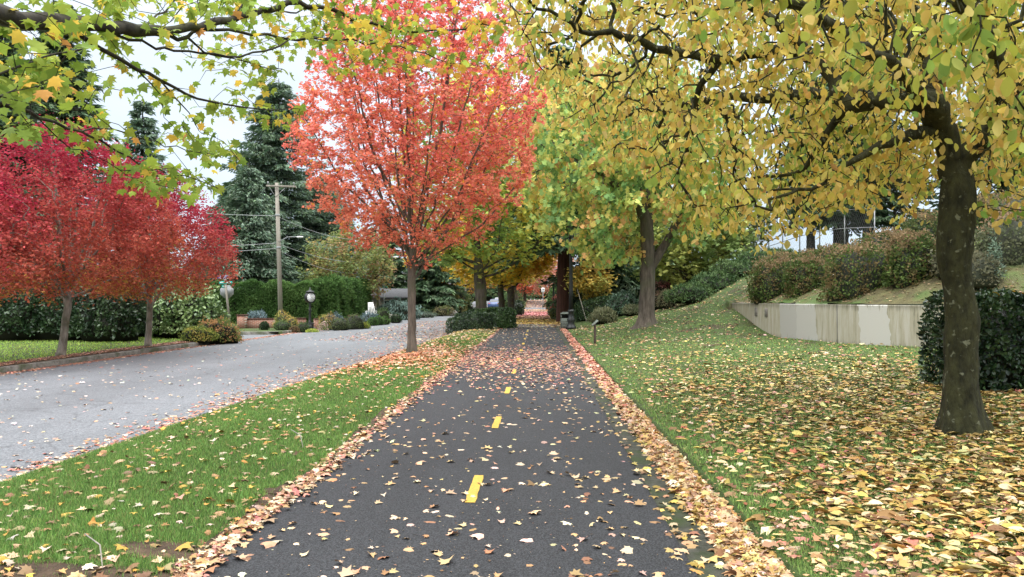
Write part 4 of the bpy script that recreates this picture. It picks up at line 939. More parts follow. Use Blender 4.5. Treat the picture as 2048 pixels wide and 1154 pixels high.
# tall clipped hedge behind the brick wall
AG = [(.055, .115, .03), (.085, .165, .045), (.12, .21, .06)]
y = zat
hedge('arborvitae_hedge', 'tall bright green hedge with ragged top behind the post clock', G(-22.6, 52.2), G(-15.3, 53.2), 1.3, 2.75, AG, 22000, (.14, .24), 111, 'leaf', NEED, .16, .22, 1.2, lf=1.7)
hedge('arborvitae_hedge', 'tall green hedge running away beside the road, near the parked white chair', G(-15.0, 53.3), G(-14.6, 63.5), 1.4, 3.0, AG, 16000, (.2, .34), 112, 'leaf', NEED, .18, .3, 1.2, lf=1.7)
BSP = [(.13, .19, .20), (.19, .26, .28), (.09, .14, .15)]
GO = [(.2, .24, .05), (.38, .34, .08), (.45, .3, .1)]
PG = 'small garden shrubs in front of the brick wall'
shrub('spruce_shrub', 'dome of blue spruce above the left end of the brick wall', 515, 50.3, 1.5, .95, BSP, 1700, (.1, .17), 1.2, 113, 2.1, .25, NEED, 'needle', thick=.3)
shrub('spruce_shrub', 'spiky blue spruce right of the post clock', 672, 49.6, 1.25, .95, BSP, 1300, (.1, .18), 1.0, 114, 1.7, .4, NEED, 'needle', thick=.3)
shrub('spruce_shrub', 'low blue juniper below the white chair', 737, 54, 1.5, .75, BSP, 1200, (.1, .18), 1.0, 115, 1.9, .4, NEED, 'needle', thick=.3)
shrub('shrub', 'clipped dark green globe in front of the brick wall', 529, 46.7, .56, .52, DK + AG[:1], 700, (.04, .07), .56, 116, 2, .06, group=PG)
shrub('shrub', 'golden conifer mound at the foot of the utility pole', 566, 48.2, 1.15, 1.05, GO, 1300, (.06, .11), 1.0, 117, 2.1, .25, NEED, 'needle', group=PG)
shrub('shrub', 'small golden mound right of the utility pole', 583, 47.8, .85, .72, GO, 800, (.06, .11), .8, 118, 2.1, .25, NEED, 'needle', group=PG)
shrub('shrub', 'green mound in front of the golden conifer mound', 566, 46.4, 1.0, .58, LG, 1000, (.05, .09), .8, 119, 2.1, .25, NEED, 'needle', group=PG)
shrub('shrub', 'brownish low mound left of the post clock', 589, 46.2, .6, .42, [(.2, .12, .07), (.16, .14, .06)], 500, (.05, .08), .5, 120, 2.1, .2, group=PG)
shrub('shrub', 'green mound touching the post clock base', 606, 46.6, .8, .62, LG, 900, (.05, .09), .7, 121, 2.1, .25, NEED, 'needle', group=PG)
shrub('shrub', 'bright yellow green ground plant right of the clock base', 624, 46.3, .7, .2, [(.3, .4, .07), (.4, .45, .1)], 400, (.05, .09), .6, 122, 2.1, .25, group=PG, corek=0)
shrub('shrub', 'golden bush between clock and spiky blue spruce', 656, 49.4, 1.35, 1.0, GO, 1400, (.06, .11), 1.1, 123, 2.1, .25, NEED, 'needle', group=PG)
shrub('flowering_shrub', 'small shrub with pale pink flowers in front of the golden bush', 647, 47.6, .6, .55, [(.12, .2, .06), (.7, .45, .42), (.2, .25, .09)], 500, (.05, .09), .5, 124, 2, .3, group=PG, corek=0)
shrub('shrub', 'dark olive mound at the kerb below the spiky blue spruce', 681, 48.2, 1.15, .72, [(.06, .09, .03), (.1, .13, .045)], 1300, (.05, .1), .9, 125, 2.1, .25, NEED, 'needle', group=PG)
shrub('shrub', 'larger olive mound at the kerb, second from the spiky spruce', 708, 49.5, 1.35, .92, [(.06, .09, .03), (.1, .14, .045)], 1400, (.05, .1), 1.0, 126, 2.1, .25, NEED, 'needle', group=PG)
shrub('shrub', 'yellow low plant at the kerb right of the olive mounds', 730, 50, .6, .4, [(.4, .38, .06), (.25, .32, .07)], 500, (.05, .08), .5, 127, 2.1, .25, group=PG)
shrub('shrub', 'bright green ball, first of three below the white chair', 745, 51.2, .75, .56, AG, 700, (.05, .08), .7, 128, 2, .1, group=PG)
shrub('shrub', 'bright green ball, second of three below the white chair', 757, 52.2, .75, .62, AG, 700, (.05, .08), .7, 129, 2, .1, group=PG)
shrub('shrub', 'bright green ball, third of three below the white chair', 770, 53, .7, .6, AG, 700, (.05, .08), .7, 130, 2, .1, group=PG)
shrub('shrub', 'green mound behind the three bright green balls', 764, 57, 1.3, 1.05, [(.09, .15, .05), (.13, .2, .06)], 900, (.07, .12), 1.1, 131, 2.1, .2, NEED, group=PG)
shrub('shrub', 'dark clipped ball at the road edge below the weeping cedar', 792, 56.5, .85, .68, DK, 700, (.05, .09), .85, 132, 2, .08, group=PG)
shrub('weeping_conifer', 'pale blue weeping cedar left of the coral maple trunk', 795, 66, 3.3, 1.7, [(.13, .2, .17), (.19, .28, .24), (.08, .13, .1)], 2600, (.2, .42), 2.6, 133, 2.1, .3, NEED, 'needle', up=-1.2, thick=.4)
shrub('shrub', 'small pale juniper at the roadside right of the maple trunk', 846, 72, 2.4, .5, [(.16, .2, .15), (.1, .15, .1)], 700, (.1, .2), 1.2, 134, 2.1, .3, NEED, 'needle')
shrub('grass_clump', 'yellowish clump of ornamental grass far along the road', 905, 86, 3.0, 1.9, [(.25, .24, .08), (.34, .28, .12), (.16, .2, .08)], 1500, (.25, .45), 2.4, 135, 2.1, .2, NEED, up=1.2)
shrub('shrub', 'low brown shrub beside the rocks far along the road', 888, 78, 2.0, .9, [(.16, .14, .07), (.12, .14, .05)], 800, (.1, .2), 1.6, 136, 2.1, .3)
shrub('shrub', 'green shrub far along the road, left of the white pole', 918, 92, 3.2, 2.4, [(.1, .16, .06), (.18, .2, .08)], 1200, (.2, .3), 2.4, 137, 2.1, .3)
shrub('shrub', 'far green shrub mass behind the parked car', 985, 150, 14, 4.2, [(.07, .13, .06), (.12, .16, .07)], 2600, (.4, .7), 5, 138, 2.4, .3)
# the verge hedges round the dark trunk, and those along the far path
HG = [(.03, .065, .02), (.05, .10, .03), (.085, .15, .045)]
hedge('boxwood_hedge', 'low clipped dark hedge round the foot of the green avenue tree', G(-4.25, 40.0), G(-2.55, 38.3), 1.3, .84, [(.018, .04, .015), (.03, .06, .022), (.05, .085, .03)], 7000, (.05, .09), 141, 'glossleaf', OVAL, .08, .03, 3, lf=1.5)
hedge('laurel_hedge', 'brighter leafy low hedge beside the path, right of the dark clipped hedge', G(-2.75, 41.2), G(-1.95, 42.6), 1.6, .96, HG, 6500, (.07, .12), 142, 'glossleaf', OVAL, .14, .06, 3)
hedge('boxwood_hedge', 'dark hedge filling behind the green avenue tree', G(-4.6, 43.5), G(-2.9, 44.0), 1.3, .95, HG[:2], 4200, (.06, .1), 143, 'glossleaf', OVAL, .1, .05, 3)
shrub('shrub', 'small dark block of hedge beside the far path', 1036, 74, 1.0, 1.3, DK, 1200, (.09, .15), 1.5, 144, 5, .1, mat='glossleaf')
shrub('shrub', 'far green shrub left of the path beyond the dark block', 1018, 98, 2.2, 2.2, [(.09, .15, .06), (.15, .2, .08)], 1300, (.16, .3), 3, 145, 2.3, .25)
shrub('shrub', 'low far shrub on the left side where the path ends', 1030, 116, 2.2, 1.8, [(.08, .12, .05), (.16, .14, .06)], 1000, (.25, .4), 3, 146, 2.3, .3)
shrub('shrub', 'far rusty red bush at the end of the path', 1066, 172, 10, 3.0, [(.5, .16, .08), (.4, .2, .08), (.16, .18, .06)], 1500, (.4, .6), 4, 147, 2.3, .3)
shrub('shrub', 'grey green shrub beside the far path, left of the redwood', 1107, 70, .9, 1.1, [(.13, .2, .1), (.2, .27, .14)], 1100, (.08, .14), 2.0, 148, 2.2, .25)
shrub('shrub', 'olive shrub at the foot of the redwood, beside the path', 1112, 60, .8, .85, [(.14, .17, .06), (.2, .22, .08)], 1000, (.08, .14), 1.6, 149, 2.2, .25)
shrub('shrub', 'reddish shrub beside the redwood trunk', 1116, 66, 1.2, 1.6, [(.42, .13, .12), (.3, .12, .1)], 900, (.08, .14), 1.2, 150, 2.2, .25)
shrub('shrub', 'far dark shrub mass left of the second lamp post', 1124, 100, 2.8, 3.6, LG, 2600, (.2, .35), 5, 151, 2.3, .25)
shrub('shrub', 'far green shrub mass between lamp post and path end', 1108, 118, 1.6, 2.2, LG, 1600, (.25, .4), 5, 152, 2.3, .25)
# slope left of the wall
hedge('laurel_hedge', 'dark clipped hedge behind the lamp post, below the yellow small tree', G(2.6, 49.5), G(5.6, 48.0), 1.6, 1.15, [(.06, .11, .045), (.09, .15, .06)], 6500, (.08, .14), 153, 'glossleaf', OVAL, .12, .06, 2)
hedge('laurel_hedge', 'second dark hedge, higher and farther behind the first', G(3.6, 57), G(8.6, 55), 2.2, 2.2, [(.06, .11, .05), (.09, .14, .06), (.12, .18, .08)], 8000, (.12, .2), 154, 'leaf', OVAL, .3, .2, 1)
hedge('yew_hedge', 'dark horizontal band of hedge beneath the shaggy conifer', G(2.6, 66), G(9.5, 62), 3, 3.2, LG, 8000, (.2, .3), 155, 'leaf', OVAL, .4, .3, 1)
shrub('grass_clump', 'pale grey green wispy bush on the slope right of the small sign', 1206, 40.5, 1.35, .72, [(.2, .21, .12), (.28, .28, .16), (.14, .16, .08)], 1900, (.12, .22), 1.3, 156, 2.1, .2, NEED, 'leaf', up=.9)
shrub('shrub', 'blue green leafy bush left of the forked maple trunk', 1246, 45.5, 1.75, 1.25, [(.07, .13, .08), (.12, .2, .13), (.05, .09, .05)], 2000, (.09, .15), 1.7, 157, 2.2, .18, mat='glossleaf')
shrub('grass_clump', 'small wispy clump between blue green bush and maple trunk', 1268, 42.5, 1.2, .55, [(.2, .21, .12), (.16, .2, .1)], 1000, (.1, .18), 1, 158, 2.1, .2, NEED, 'leaf', up=.9)
shrub('shrub', 'round grey brown bush just right of the forked maple trunk', 1334, 40.5, .98, .95, [(.14, .13, .08), (.19, .18, .1)], 1300, (.04, .08), .95, 159, 2.1, .12)
shrub('shrub', 'low brown bush at the foot of the pink shrubs', 1312, 42.5, 1.4, .9, [(.2, .13, .09), (.15, .14, .07)], 1100, (.05, .1), 1, 160, 2.1, .2)
for k, (px, Y, lab) in enumerate([(1330, 44, 'pinkish red shrub right of the maple trunk, lowest of its row'), (1368, 45, 'pinkish red shrub halfway up the row on the slope'), (1410, 46, 'pinkish red shrub at the upper end of its row, under the dull tree')]):
    shrub('spirea_shrub', lab, px, Y, 2.2, 1.35, [(.34, .13, .12), (.42, .2, .17), (.2, .16, .09)], 2000, (.06, .11), 1.6, 161 + k, 2.1, .25, group='pinkish shrubs on the slope', thick=.35)
for k, (px, Y, wd, lab) in enumerate([(1385, 38.8, 2.2, 'dark green spreading juniper at the low end of the crest'), (1428, 39.6, 2.5, 'dark green spreading juniper, second up the crest'), (1474, 40.6, 2.5, 'dark green spreading juniper in the middle of the crest'), (1520, 41.4, 2.5, 'dark green spreading juniper below the fence posts'), (1562, 42.0, 2.3, 'dark green spreading juniper at the high end of the crest')]):
    shrub('juniper_shrub', lab, px, Y, wd, .95, [(.045, .09, .03), (.08, .14, .045), (.11, .17, .06)], 2600, (.12, .22), 1.9, 170 + k, 2.1, .25, NEED, 'needle', group='spreading junipers along the crest', thick=.3)
# clipped shrubs behind the wall
RB = [(.06, .095, .025), (.11, .16, .04), (.10, .095, .035), (.19, .14, .06)]
GB = 'rust tipped clipped shrubs behind the wall'
def hb(px, back, wd, h, lab, seed, cols=RB, up=(.24, .17, .09), N=5200, s=(.055, .10)):
    # walk back from the wall top along the column px
    best = None
    for x, yy in WP[::-1]:
        if proj((x, yy, 1.4))[0] >= px - 400:
            pass
    i = int(np.argmin([abs(q - px) + (50 if WP[j][1] > 31 else 0) for j, q in enumerate(wpx)])); yy = WP[i][1] + back; x = W(px, 597, yy)[0]
    g = G(x, yy); shrub('clipped_shrub', lab, px, yy, wd, h, cols, N, s, wd * .8, seed, 3.0, .17, OVAL, 'leaf', 2.2, 4, GB, None, True, 'shrub', None, .3, .8, g, .3, (.016, .02, .01), up)
hb(1550, 1.8, 1.7, 1.4, 'rust tipped clipped shrub at the left end of the wall', 181)
hb(1618, 2.3, 1.5, 1.15, 'rust tipped clipped shrub above the left pale patch of the wall', 182)
hb(1722, 1.6, 2.15, 1.42, 'widest rust tipped clipped shrub, above the middle of the wall', 183, N=5200)
hb(1826, 1.6, 1.35, 1.42, 'rust tipped clipped shrub just left of the mossy tree trunk', 184)
hb(1668, 6.8, 2.2, .8, 'clipped shrub in the second row behind the widest one', 185)
hb(1775, 6.6, 2.1, .85, 'clipped shrub in the second row, left of the mossy trunk', 186)
hb(1590, 8.0, 2.6, .8, 'clipped shrub high on the hill under the left hilltop conifer', 187)
hb(1650, 10, 2.4, .55, 'brown clipped shrub right on the hill crest below the conifers', 188)
hb(1720, 10, 2.4, .6, 'reddish clipped shrub on the crest below the right conifer', 189)
hb(1800, 10.5, 2.0, .8, 'loose brown shrub on the crest left of the mossy trunk', 190, N=3200)
hb(1862, 9.5, 1.8, 1.2, 'green brown loose shrub on the crest behind the mossy trunk', 191, [(.07, .11, .035), (.13, .15, .05)])
def hr_(px, Y, wd, h, lab, seed, cols=RB, up=(.24, .17, .09), N=3800, s=(.055, .10), nm='clipped_shrub'):
    shrub(nm, lab, px, Y, wd, h, cols, N, s, wd * .85, seed, 2.8, .17, OVAL, 'leaf', 2.2, 4, GB, None, True, 'shrub', None, .3, .8, None, .3, (.03, .035, .018), up)
hr_(1962, 24.5, 1.0, 1.35, 'small upright clipped shrub right of the mossy trunk', 192)
hr_(2030, 20.8, 1.9, 1.25, 'grey green clipped shrub at the right picture edge', 193, [(.1, .12, .06), (.15, .16, .09)], (.3, .2, .12))
hr_(1985, 29, 3.6, 1.1, 'long rusty red clipped shrub high on the hill at right', 194, N=4200)
hr_(2060, 28, 3.2, 1.1, 'rusty red clipped shrub cut off by the right edge', 195, N=3600)
hr_(2025, 34, 4.2, 1.3, 'orange tipped shrub on top of the hill at far right', 196, N=3600)
hr_(1958, 19.6, .9, .8, 'small loose bush above the big dark hedge', 197, [(.12, .12, .07), (.16, .15, .09)], None, 900, nm='shrub')
hr_(1905, 20.6, .9, .8, 'small twiggy bush behind the mossy trunk', 198, [(.12, .12, .07), (.16, .15, .09)], None, 900, nm='shrub')
shrub('conifer_seedling', 'thin pale blue green sapling on the bank right of the trunk', 1990, 19.5, .38, 1.15, [(.16, .22, .16), (.12, .18, .12)], 500, (.05, .1), .38, 199, 1.4, .3, NEED, 'needle', corek=0)
# the big dark laurel hedge at the right edge, with yellow leaves lying on it
hedge('laurel_hedge', 'tall dark glossy hedge at the right edge behind the mossy trunk', G(6.2, 11.95), G(12.5, 11.6), 1.5, 1.3, [(.012, .03, .012), (.022, .05, .018), (.045, .085, .03)], 26000, (.05, .10), 201, 'glossleaf', OVAL, .12, .05, 3)
rg = RG(202); m = 900; X_ = rg.uniform(6.5, 12, m); Y_ = rg.uniform(11.3, 12.4, m); k = vn2(X_, Y_, 1.2, 3) > .42; X_, Y_ = X_[k], Y_[k]; m = len(X_)
cb = MB(); n = rdir(rg, m) * .4; n[:, 2] += 1; d = rdir(rg, m); d[:, 2] *= .3
cb.inst(OVAL, np.stack([X_, Y_, zat(X_, Y_) + 1.32 + rg.random(m) * .06], 1), d, n, rg.uniform(.08, .13, m), pick(rg, m, [(.66, .46, .1), (.6, .4, .15), (.5, .28, .08)]))
tag(cb.build('fallen_leaves', 'litter'), 'yellow fallen leaves lying on top of the dark hedge', 'leaves', kind='stuff')

# ------------------------------------------------------------------ street furniture
def P3(px, py, Y): return W(px, py, Y)
# utility poles
def pole(label, px, Y, H, r, lean, arm=True, seed=0, mat='polewood'):
    b = np.array(GP(px, Y)); root = empty('utility_pole', b, label, 'utility pole')
    mb = MB(); mb.tube([b + (0, 0, -.1), b + (lean * .5, 0, H * .5), b + (lean, 0, H)], [r, r * .86, r * .7], 14); mb.build('pole', mat, root, origin=b, smooth=False)
    t = b + np.array([lean, 0, H])
    if arm:
        a = MB(); a.box(t + (.35, -r, -.25), (1.9, .1, .12), rz=.25, bev=.01); c = a.build('crossarm', mat, root, origin=b)
        for dx in (-.5, .35, 1.15):
            i = MB(); q = t + np.array([dx * math.cos(.25), -r + dx * math.sin(.25), -.17]); i.lathe(q, [(.02, 0), (.02, .08), (.06, .1), (.045, .15), (.06, .18), (.03, .22)], 8); i.build('insulator', 'greymetal', root, origin=b)
        s_ = MB(); s_.tube([t + (-.02, -r, -.95), t + (.62, -r + .1, -.32)], .02, 4); s_.build('brace', 'greymetal', root, origin=b)
        s_ = MB(); s_.tube([t + (-.02, -r, -.95), t + (-.4, -r - .1, -.32)], .02, 4); s_.build('brace', 'greymetal', root, origin=b)
    for z in (-2.2, -4.35): s_ = MB(); s_.lathe(t + (-lean * -z / H, 0, z), [(r * .95, 0), (r * .98, .02), (r * .98, .1), (r * .95, .12)], 12); s_.build('band', 'greymetal', root, origin=b)
    # street light bracket
    if arm:
        m2 = MB(); m2.tube([t + (.05, -.1, -3.95), t + (.5, -.15, -3.78), t + (.75, -.2, -3.62), t + (1.5, -.25, -3.6)], .022, 6); m2.build('lamp_arm', 'greymetal', root, origin=b)
        m3 = MB(); m3.box(t + (1.66, -.27, -3.62), (.42, .16, .1), bev=.03); m3.build('lamp_head', 'white', root, origin=b)
    return t
t1 = pole('tall pale wooden utility pole in front of the hedge, leaning slightly left', 562, 50.8, 9.4, .165, -.32)
t2 = pole('second wooden utility pole behind the hedge end, partly hidden by coral leaves', 757, 68, 9.0, .16, -.1)
t3 = pole('thin pale far pole beside the road, right of the ornamental grass', 931, 100, 6.0, .12, 0, arm=False)
t4 = pole('pale pole standing behind the near lamp post', 1139, 60, 7.5, .11, 0, arm=False, mat='polewood')
def wire(label, a, b_, sag, r=.016):
    a = np.asarray(a); b_ = np.asarray(b_); t = np.linspace(0, 1, 14)[:, None]; P = a + (b_ - a) * t; P[:, 2] -= (4 * sag * t * (1 - t))[:, 0]
    m = MB(); m.tube(P, r, 4, cap=False); tag(m.build('power_line', 'greymetal', origin=a), label, 'wire', 'overhead wires on the utility poles')
lf = np.array([-34, 47, t1[2] - 2.0])
wire('wire sloping down to the left from high on the tall utility pole', t1 + (0, 0, -2.2), (-34, 44, t1[2] - 1.3), .3)
wire('upper of two wires running left from the lamp bracket of the tall pole', t1 + (0, 0, -4.0), (-34, 47, t1[2] - 4.3), .3)
wire('lower of two wires running left from the middle of the tall pole', t1 + (0, 0, -4.35), (-34, 47, t1[2] - 4.5), .4)
wire('wire from the tall pole down towards the second pole, upper one', t1 + (0, 0, -4.0), t2 + (0, 0, -4.0), .5)
wire('wire from the tall pole down towards the second pole, lower one', t1 + (0, 0, -4.4), t2 + (0, 0, -4.9), .7)
wire('top wire from the tall pole to the second pole', t1 + (0, 0, -2.2), t2 + (0, 0, -2.0), .6)
# stop sign seen from behind, with street name blades on top
b = np.array(G(W(461, 597, 42.5)[0], 44.0)); b = np.array(GP(461, 44.0)); root = empty('stop_sign', b, 'grey back of an octagonal stop sign with blue and green street name plates', 'road sign')
tp = b + (-.36, 0, 3.05)
m = MB(); m.box((0, 0, 0), (.1, .1, 3.1)); V = m.v[-1]; V[:, 0] += b[0] + (V[:, 2] + 1.55) / 3.1 * -.36; V[:, 1] += b[1]; V[:, 2] += b[2] + 1.55; m.build('post', 'polewood', root, origin=b)
m = MB(); ang = np.arange(8) * PI / 4 + PI / 8; c = b + (-.245, 0, 2.12); R_ = .40; th = .55; V = []
for dy in (0, .012): V += [(c[0] + R_ * math.cos(a) * math.cos(th), c[1] + .08 + dy + R_ * math.cos(a) * math.sin(th), c[2] + R_ * math.sin(a)) for a in ang]
m.add(V, [[i, (i + 1) % 8, 8 + (i + 1) % 8, 8 + i] for i in range(8)]); m.f.append(np.array([[7 - i for i in range(8)], [8 + i for i in range(8)]])); m.build('sign_plate', 'greymetal', root, origin=b)
def blade(col, c, rz, ln, h, lines):
    m = MB(); m.box(c, (ln, .012, h), rz=rz, bev=.003); pl = m.build('name_plate', col, root, origin=b)
    m = MB(); d = np.array([math.cos(rz), math.sin(rz), 0]); nrm = np.array([math.sin(rz), -math.cos(rz), 0]); rg = RG(5); x = -ln * .4
    while x < ln * .36:
        wd = rg.uniform(.03, .07); m.box(np.array(c) + d * (x + wd / 2) + nrm * .010, (wd, .004, h * rg.uniform(.3, .45)), rz=rz); x += wd + .025
    if lines:
        for dz in (-.42, .42): m.box(np.array(c) + nrm * .010 + np.array([0, 0, dz * h]), (ln * .97, .004, .02), rz=rz)
    q = m.build('lettering', 'white', pl, origin=None)
    q.data.transform(Matrix.Translation(-Vector(b)))
blade('sign_blue', tp + (.02, -.06, -.1), .3, .72, .2, True)
blade('sign_green', tp + (.10, -.06, -.42), .25, .72, .18, False)
blade('sign_green', tp + (.07, .06, -.64), 1.1, .6, .16, False)
# post clock
b = np.array(GP(620, 43.5)); root = empty('post_clock', b, 'black street post clock with round white face in front of the tall hedge', 'clock')
m = MB(); m.box(b + (0, 0, .05), (.5, .5, .1), bev=.02); m.box(b + (0, 0, .25), (.36, .36, .36), bev=.03); m.box(b + (0, 0, .46), (.42, .42, .06), bev=.01); m.build('base', 'blackmetal', root, origin=b)
m = MB(); m.lathe(b, [(.13, .48), (.09, .56), (.075, .7), (.07, 1.15), (.095, 1.2), (.075, 1.25), (.06, 1.5), (.1, 1.56), (.06, 1.6)], 14); m.build('post', 'blackmetal', root, origin=b)
def disc(m, c, r, t, rz, tilt=0, k=28):
    d = np.array([math.cos(rz), math.sin(rz), 0]); nrm = np.array([math.sin(rz), -math.cos(rz), 0]); V = []
    for o_ in (-t / 2, t / 2): V += [np.array(c) + d * r * math.cos(a) + np.array([0, 0, r * math.sin(a)]) + nrm * o_ for a in np.arange(k) * 2 * PI / k]
    m.add(V, [[i, (i + 1) % k, k + (i + 1) % k, k + i] for i in range(k)][:]); n0 = m.n - 2 * k; m.f.append(np.array([[n0 + k - 1 - i for i in range(k)], [n0 + k + i for i in range(k)]]))
cz = b + (0, 0, 1.92); rz = .85
m = MB(); disc(m, cz, .31, .22, rz); m.build('clock_case', 'blackmetal', root, origin=b)
nrm = np.array([math.sin(rz), -math.cos(rz), 0])
m = MB(); disc(m, cz + nrm * .115, .25, .012, rz); fc = m.build('clock_face', 'white', root, origin=b)
m = MB(); disc(m, cz - nrm * .115, .25, .012, rz); m.build('clock_face', 'white', root, origin=b)
d = np.array([math.cos(rz), math.sin(rz), 0])
for k in range(12):
    m = MB()
    a = k * PI / 6; q0 = cz + nrm * .125; p0 = q0 + d * .19 * math.cos(a) + np.array([0, 0, .19 * math.sin(a)]); p1 = q0 + d * .23 * math.cos(a) + np.array([0, 0, .23 * math.sin(a)]); m.tube([p0, p1], .008, 4); hm = m.build('hour_mark', 'blackmetal', fc); hm.data.transform(Matrix.Translation(-Vector(b)))
m = MB(); m.tube([cz + nrm * .127, cz + nrm * .127 + d * .11 + np.array([0, 0, .06])], .008, 4); m.build('clock_hand', 'blackmetal', root, origin=b)
m = MB(); m.tube([cz + nrm * .127, cz + nrm * .127 + np.array([0, 0, .17]) - d * .03], .006, 4); m.build('clock_hand', 'blackmetal', root, origin=b)
m = MB(); m.lathe(b + (0, 0, 2.19), [(.2, 0), (.26, .05), (.22, .09), (.08, .12), (.05, .2), (.02, .3)], 12); m.build('finial', 'blackmetal', root, origin=b)
# brick wall with piers
def brickmat():
    m, n = newmat('brick'); tcn = n.nodes.new('ShaderNodeTexCoord'); mp_ = nd(n, 'ShaderNodeMapping'); mp_.inputs['Rotation'].default_value = (PI / 2, 0, 0)
    n.links.new(tcn.outputs['Object'], mp_.inputs[0]); b_ = n.nodes.new('ShaderNodeTexBrick'); n.links.new(mp_.outputs[0], b_.inputs['Vector'])
    b_.inputs['Color1'].default_value = (.34, .12, .07, 1); b_.inputs['Color2'].default_value = (.24, .10, .06, 1); b_.inputs['Mortar'].default_value = (.4, .36, .3, 1)
    b_.inputs['Scale'].default_value = 1; b_.inputs['Brick Width'].default_value = .21; b_.inputs['Row Height'].default_value = .072; b_.inputs['Mortar Size'].default_value = .008
    p = nd(n, 'ShaderNodeBsdfPrincipled', Roughness=.9); n.links.new(b_.outputs['Color'], p.inputs['Base Color']); out_(n, p.outputs[0])
brickmat()
b = np.array(G(-16.2, 44.6)); root = empty('brick_wall', b, 'low red brick garden wall with square brick piers in front of the tall hedge', 'wall')
e0, e1 = GP(492, 44.6), GP(716, 47.5)
for (a0, a1) in ((e0, GP(612, 46.1)), (GP(628, 46.3), e1)):
    a0 = np.array(a0); a1 = np.array(a1); rz = math.atan2(a1[1] - a0[1], a1[0] - a0[0]); Lw = np.linalg.norm(a1[:2] - a0[:2]); c = (a0 + a1) / 2
    m = MB(); m.box(c + (0, 0, .2), (Lw, .22, .62), rz=rz); m.build('brickwork', 'brick', root, origin=b)
    m = MB(); m.box(c + (0, 0, .545), (Lw, .3, .06), rz=rz, bev=.01); m.build('coping', 'bark_red', root, origin=b)
for q in (GP(485, 44.4), GP(706, 47.8)):
    q = np.array(q); m = MB(); m.box(q + (0, 0, .32), (.46, .46, .8)); pr_ = m.build('pier', 'brick', root, origin=b)
    m = MB(); m.box(q + (0, 0, .76), (.54, .54, .07), bev=.01); m.build('cap', 'bark_red', pr_, origin=b)
# white garden chair and dark shed behind
b = np.array(GP(744, 57.5)); b[2] += .3; root = empty('garden_chair', b, 'white slatted garden chair leaning back between hedge end and green shrubs', 'chair')
m = MB()
for k in range(5): m.tube([b + (-.26 + k * .13, 0, .35), b + (-.2 + k * .08 - .15, .35, 1.25)], .035, 5)
m.tube([b + (-.3, .2, .9), b + (.16, .2, .9)], .03, 5); m.build('backrest', 'white', root, origin=b)
m = MB(); m.box(b + (0, -.25, .38), (.62, .55, .05), bev=.01); m.build('seat', 'white', root, origin=b)
for s_ in (-1, 1):
    m = MB(); m.box(b + (s_ * .34, -.2, .6), (.1, .75, .04), bev=.01); m.build('armrest', 'white', root, origin=b)
    for yy in (-.5, .1): m = MB(); m.box(b + (s_ * .32, yy, .14), (.05, .08, .9)); m.build('leg', 'white', root, origin=b)
def house(name, label, px, Y, w_, d_, h, rh, rz=0., door=True):
    b = np.array(GP(px, Y)); root = empty(name, b, label, 'building')
    R = lambda p: b + np.array([p[0] * math.cos(rz) - p[1] * math.sin(rz), p[0] * math.sin(rz) + p[1] * math.cos(rz), p[2]])
    m = MB(); m.box(b + (0, 0, h / 2 - .1), (w_, d_, h + .2), rz=rz); m.build('wall', 'siding', root, origin=b)
    m = MB(); e = .5; V = [R(q) for q in ((-w_ / 2 - e, -d_ / 2 - e, h), (w_ / 2 + e, -d_ / 2 - e, h), (w_ / 2 + e, d_ / 2 + e, h), (-w_ / 2 - e, d_ / 2 + e, h), (-w_ / 2 - e, 0, h + rh), (w_ / 2 + e, 0, h + rh),
        (-w_ / 2 - e, -d_ / 2 - e, h - .15), (w_ / 2 + e, -d_ / 2 - e, h - .15), (w_ / 2 + e, d_ / 2 + e, h - .15), (-w_ / 2 - e, d_ / 2 + e, h - .15))]
    m.add(V, [[0, 1, 5, 4], [2, 3, 4, 5], [0, 6, 7, 1], [2, 8, 9, 3], [9, 8, 7, 6]]); m.add(V, [[0, 4, 3], [1, 2, 5]]); m.add(V, [[0, 3, 9, 6], [1, 7, 8, 2]]); m.build('roof', 'roof', root, origin=b)
    for x in (-w_ * .28, w_ * .22):
        m = MB(); m.box(R((x, -d_ / 2 - .02, h * .55)), (1.3, .08, 1.1), rz=rz, bev=.01); f = m.build('window', 'white', root, origin=b)
        m = MB(); m.box(R((x, -d_ / 2 - .065, h * .55)), (1.12, .03, .92), rz=rz); g = m.build('pane', 'carglass', f, origin=b)
    return root
house('house', 'dark roofed house behind the conifers, seen between crimson ash and utility pole', 425, 70, 6.5, 8, 3.0, 1.5, .1)
house('garden_shed', 'small dark shed at the end of the tall hedge', 760, 74, 4.5, 4, 1.9, .8, .2)
house('house', 'house with pale wall glimpsed beyond the road behind the coral maple trunk', 820, 112, 12, 9, 3.2, 2.0, .1)
# small street sign on post beside the second pole
b = np.array(GP(768, 66)); root = empty('street_sign', b, 'small turquoise street name sign on a thin post near the weeping cedar', 'sign')
m = MB(); m.tube([b, b + (0, 0, 3.1)], .035, 6); m.build('post', 'greymetal', root, origin=b)
for rz, z in ((.2, 2.85), (1.2, 3.05)): m = MB(); m.box(b + (0, 0, z), (.6, .02, .17), rz=rz, bev=.003); m.build('name_plate', 'sign_green', root, origin=b)
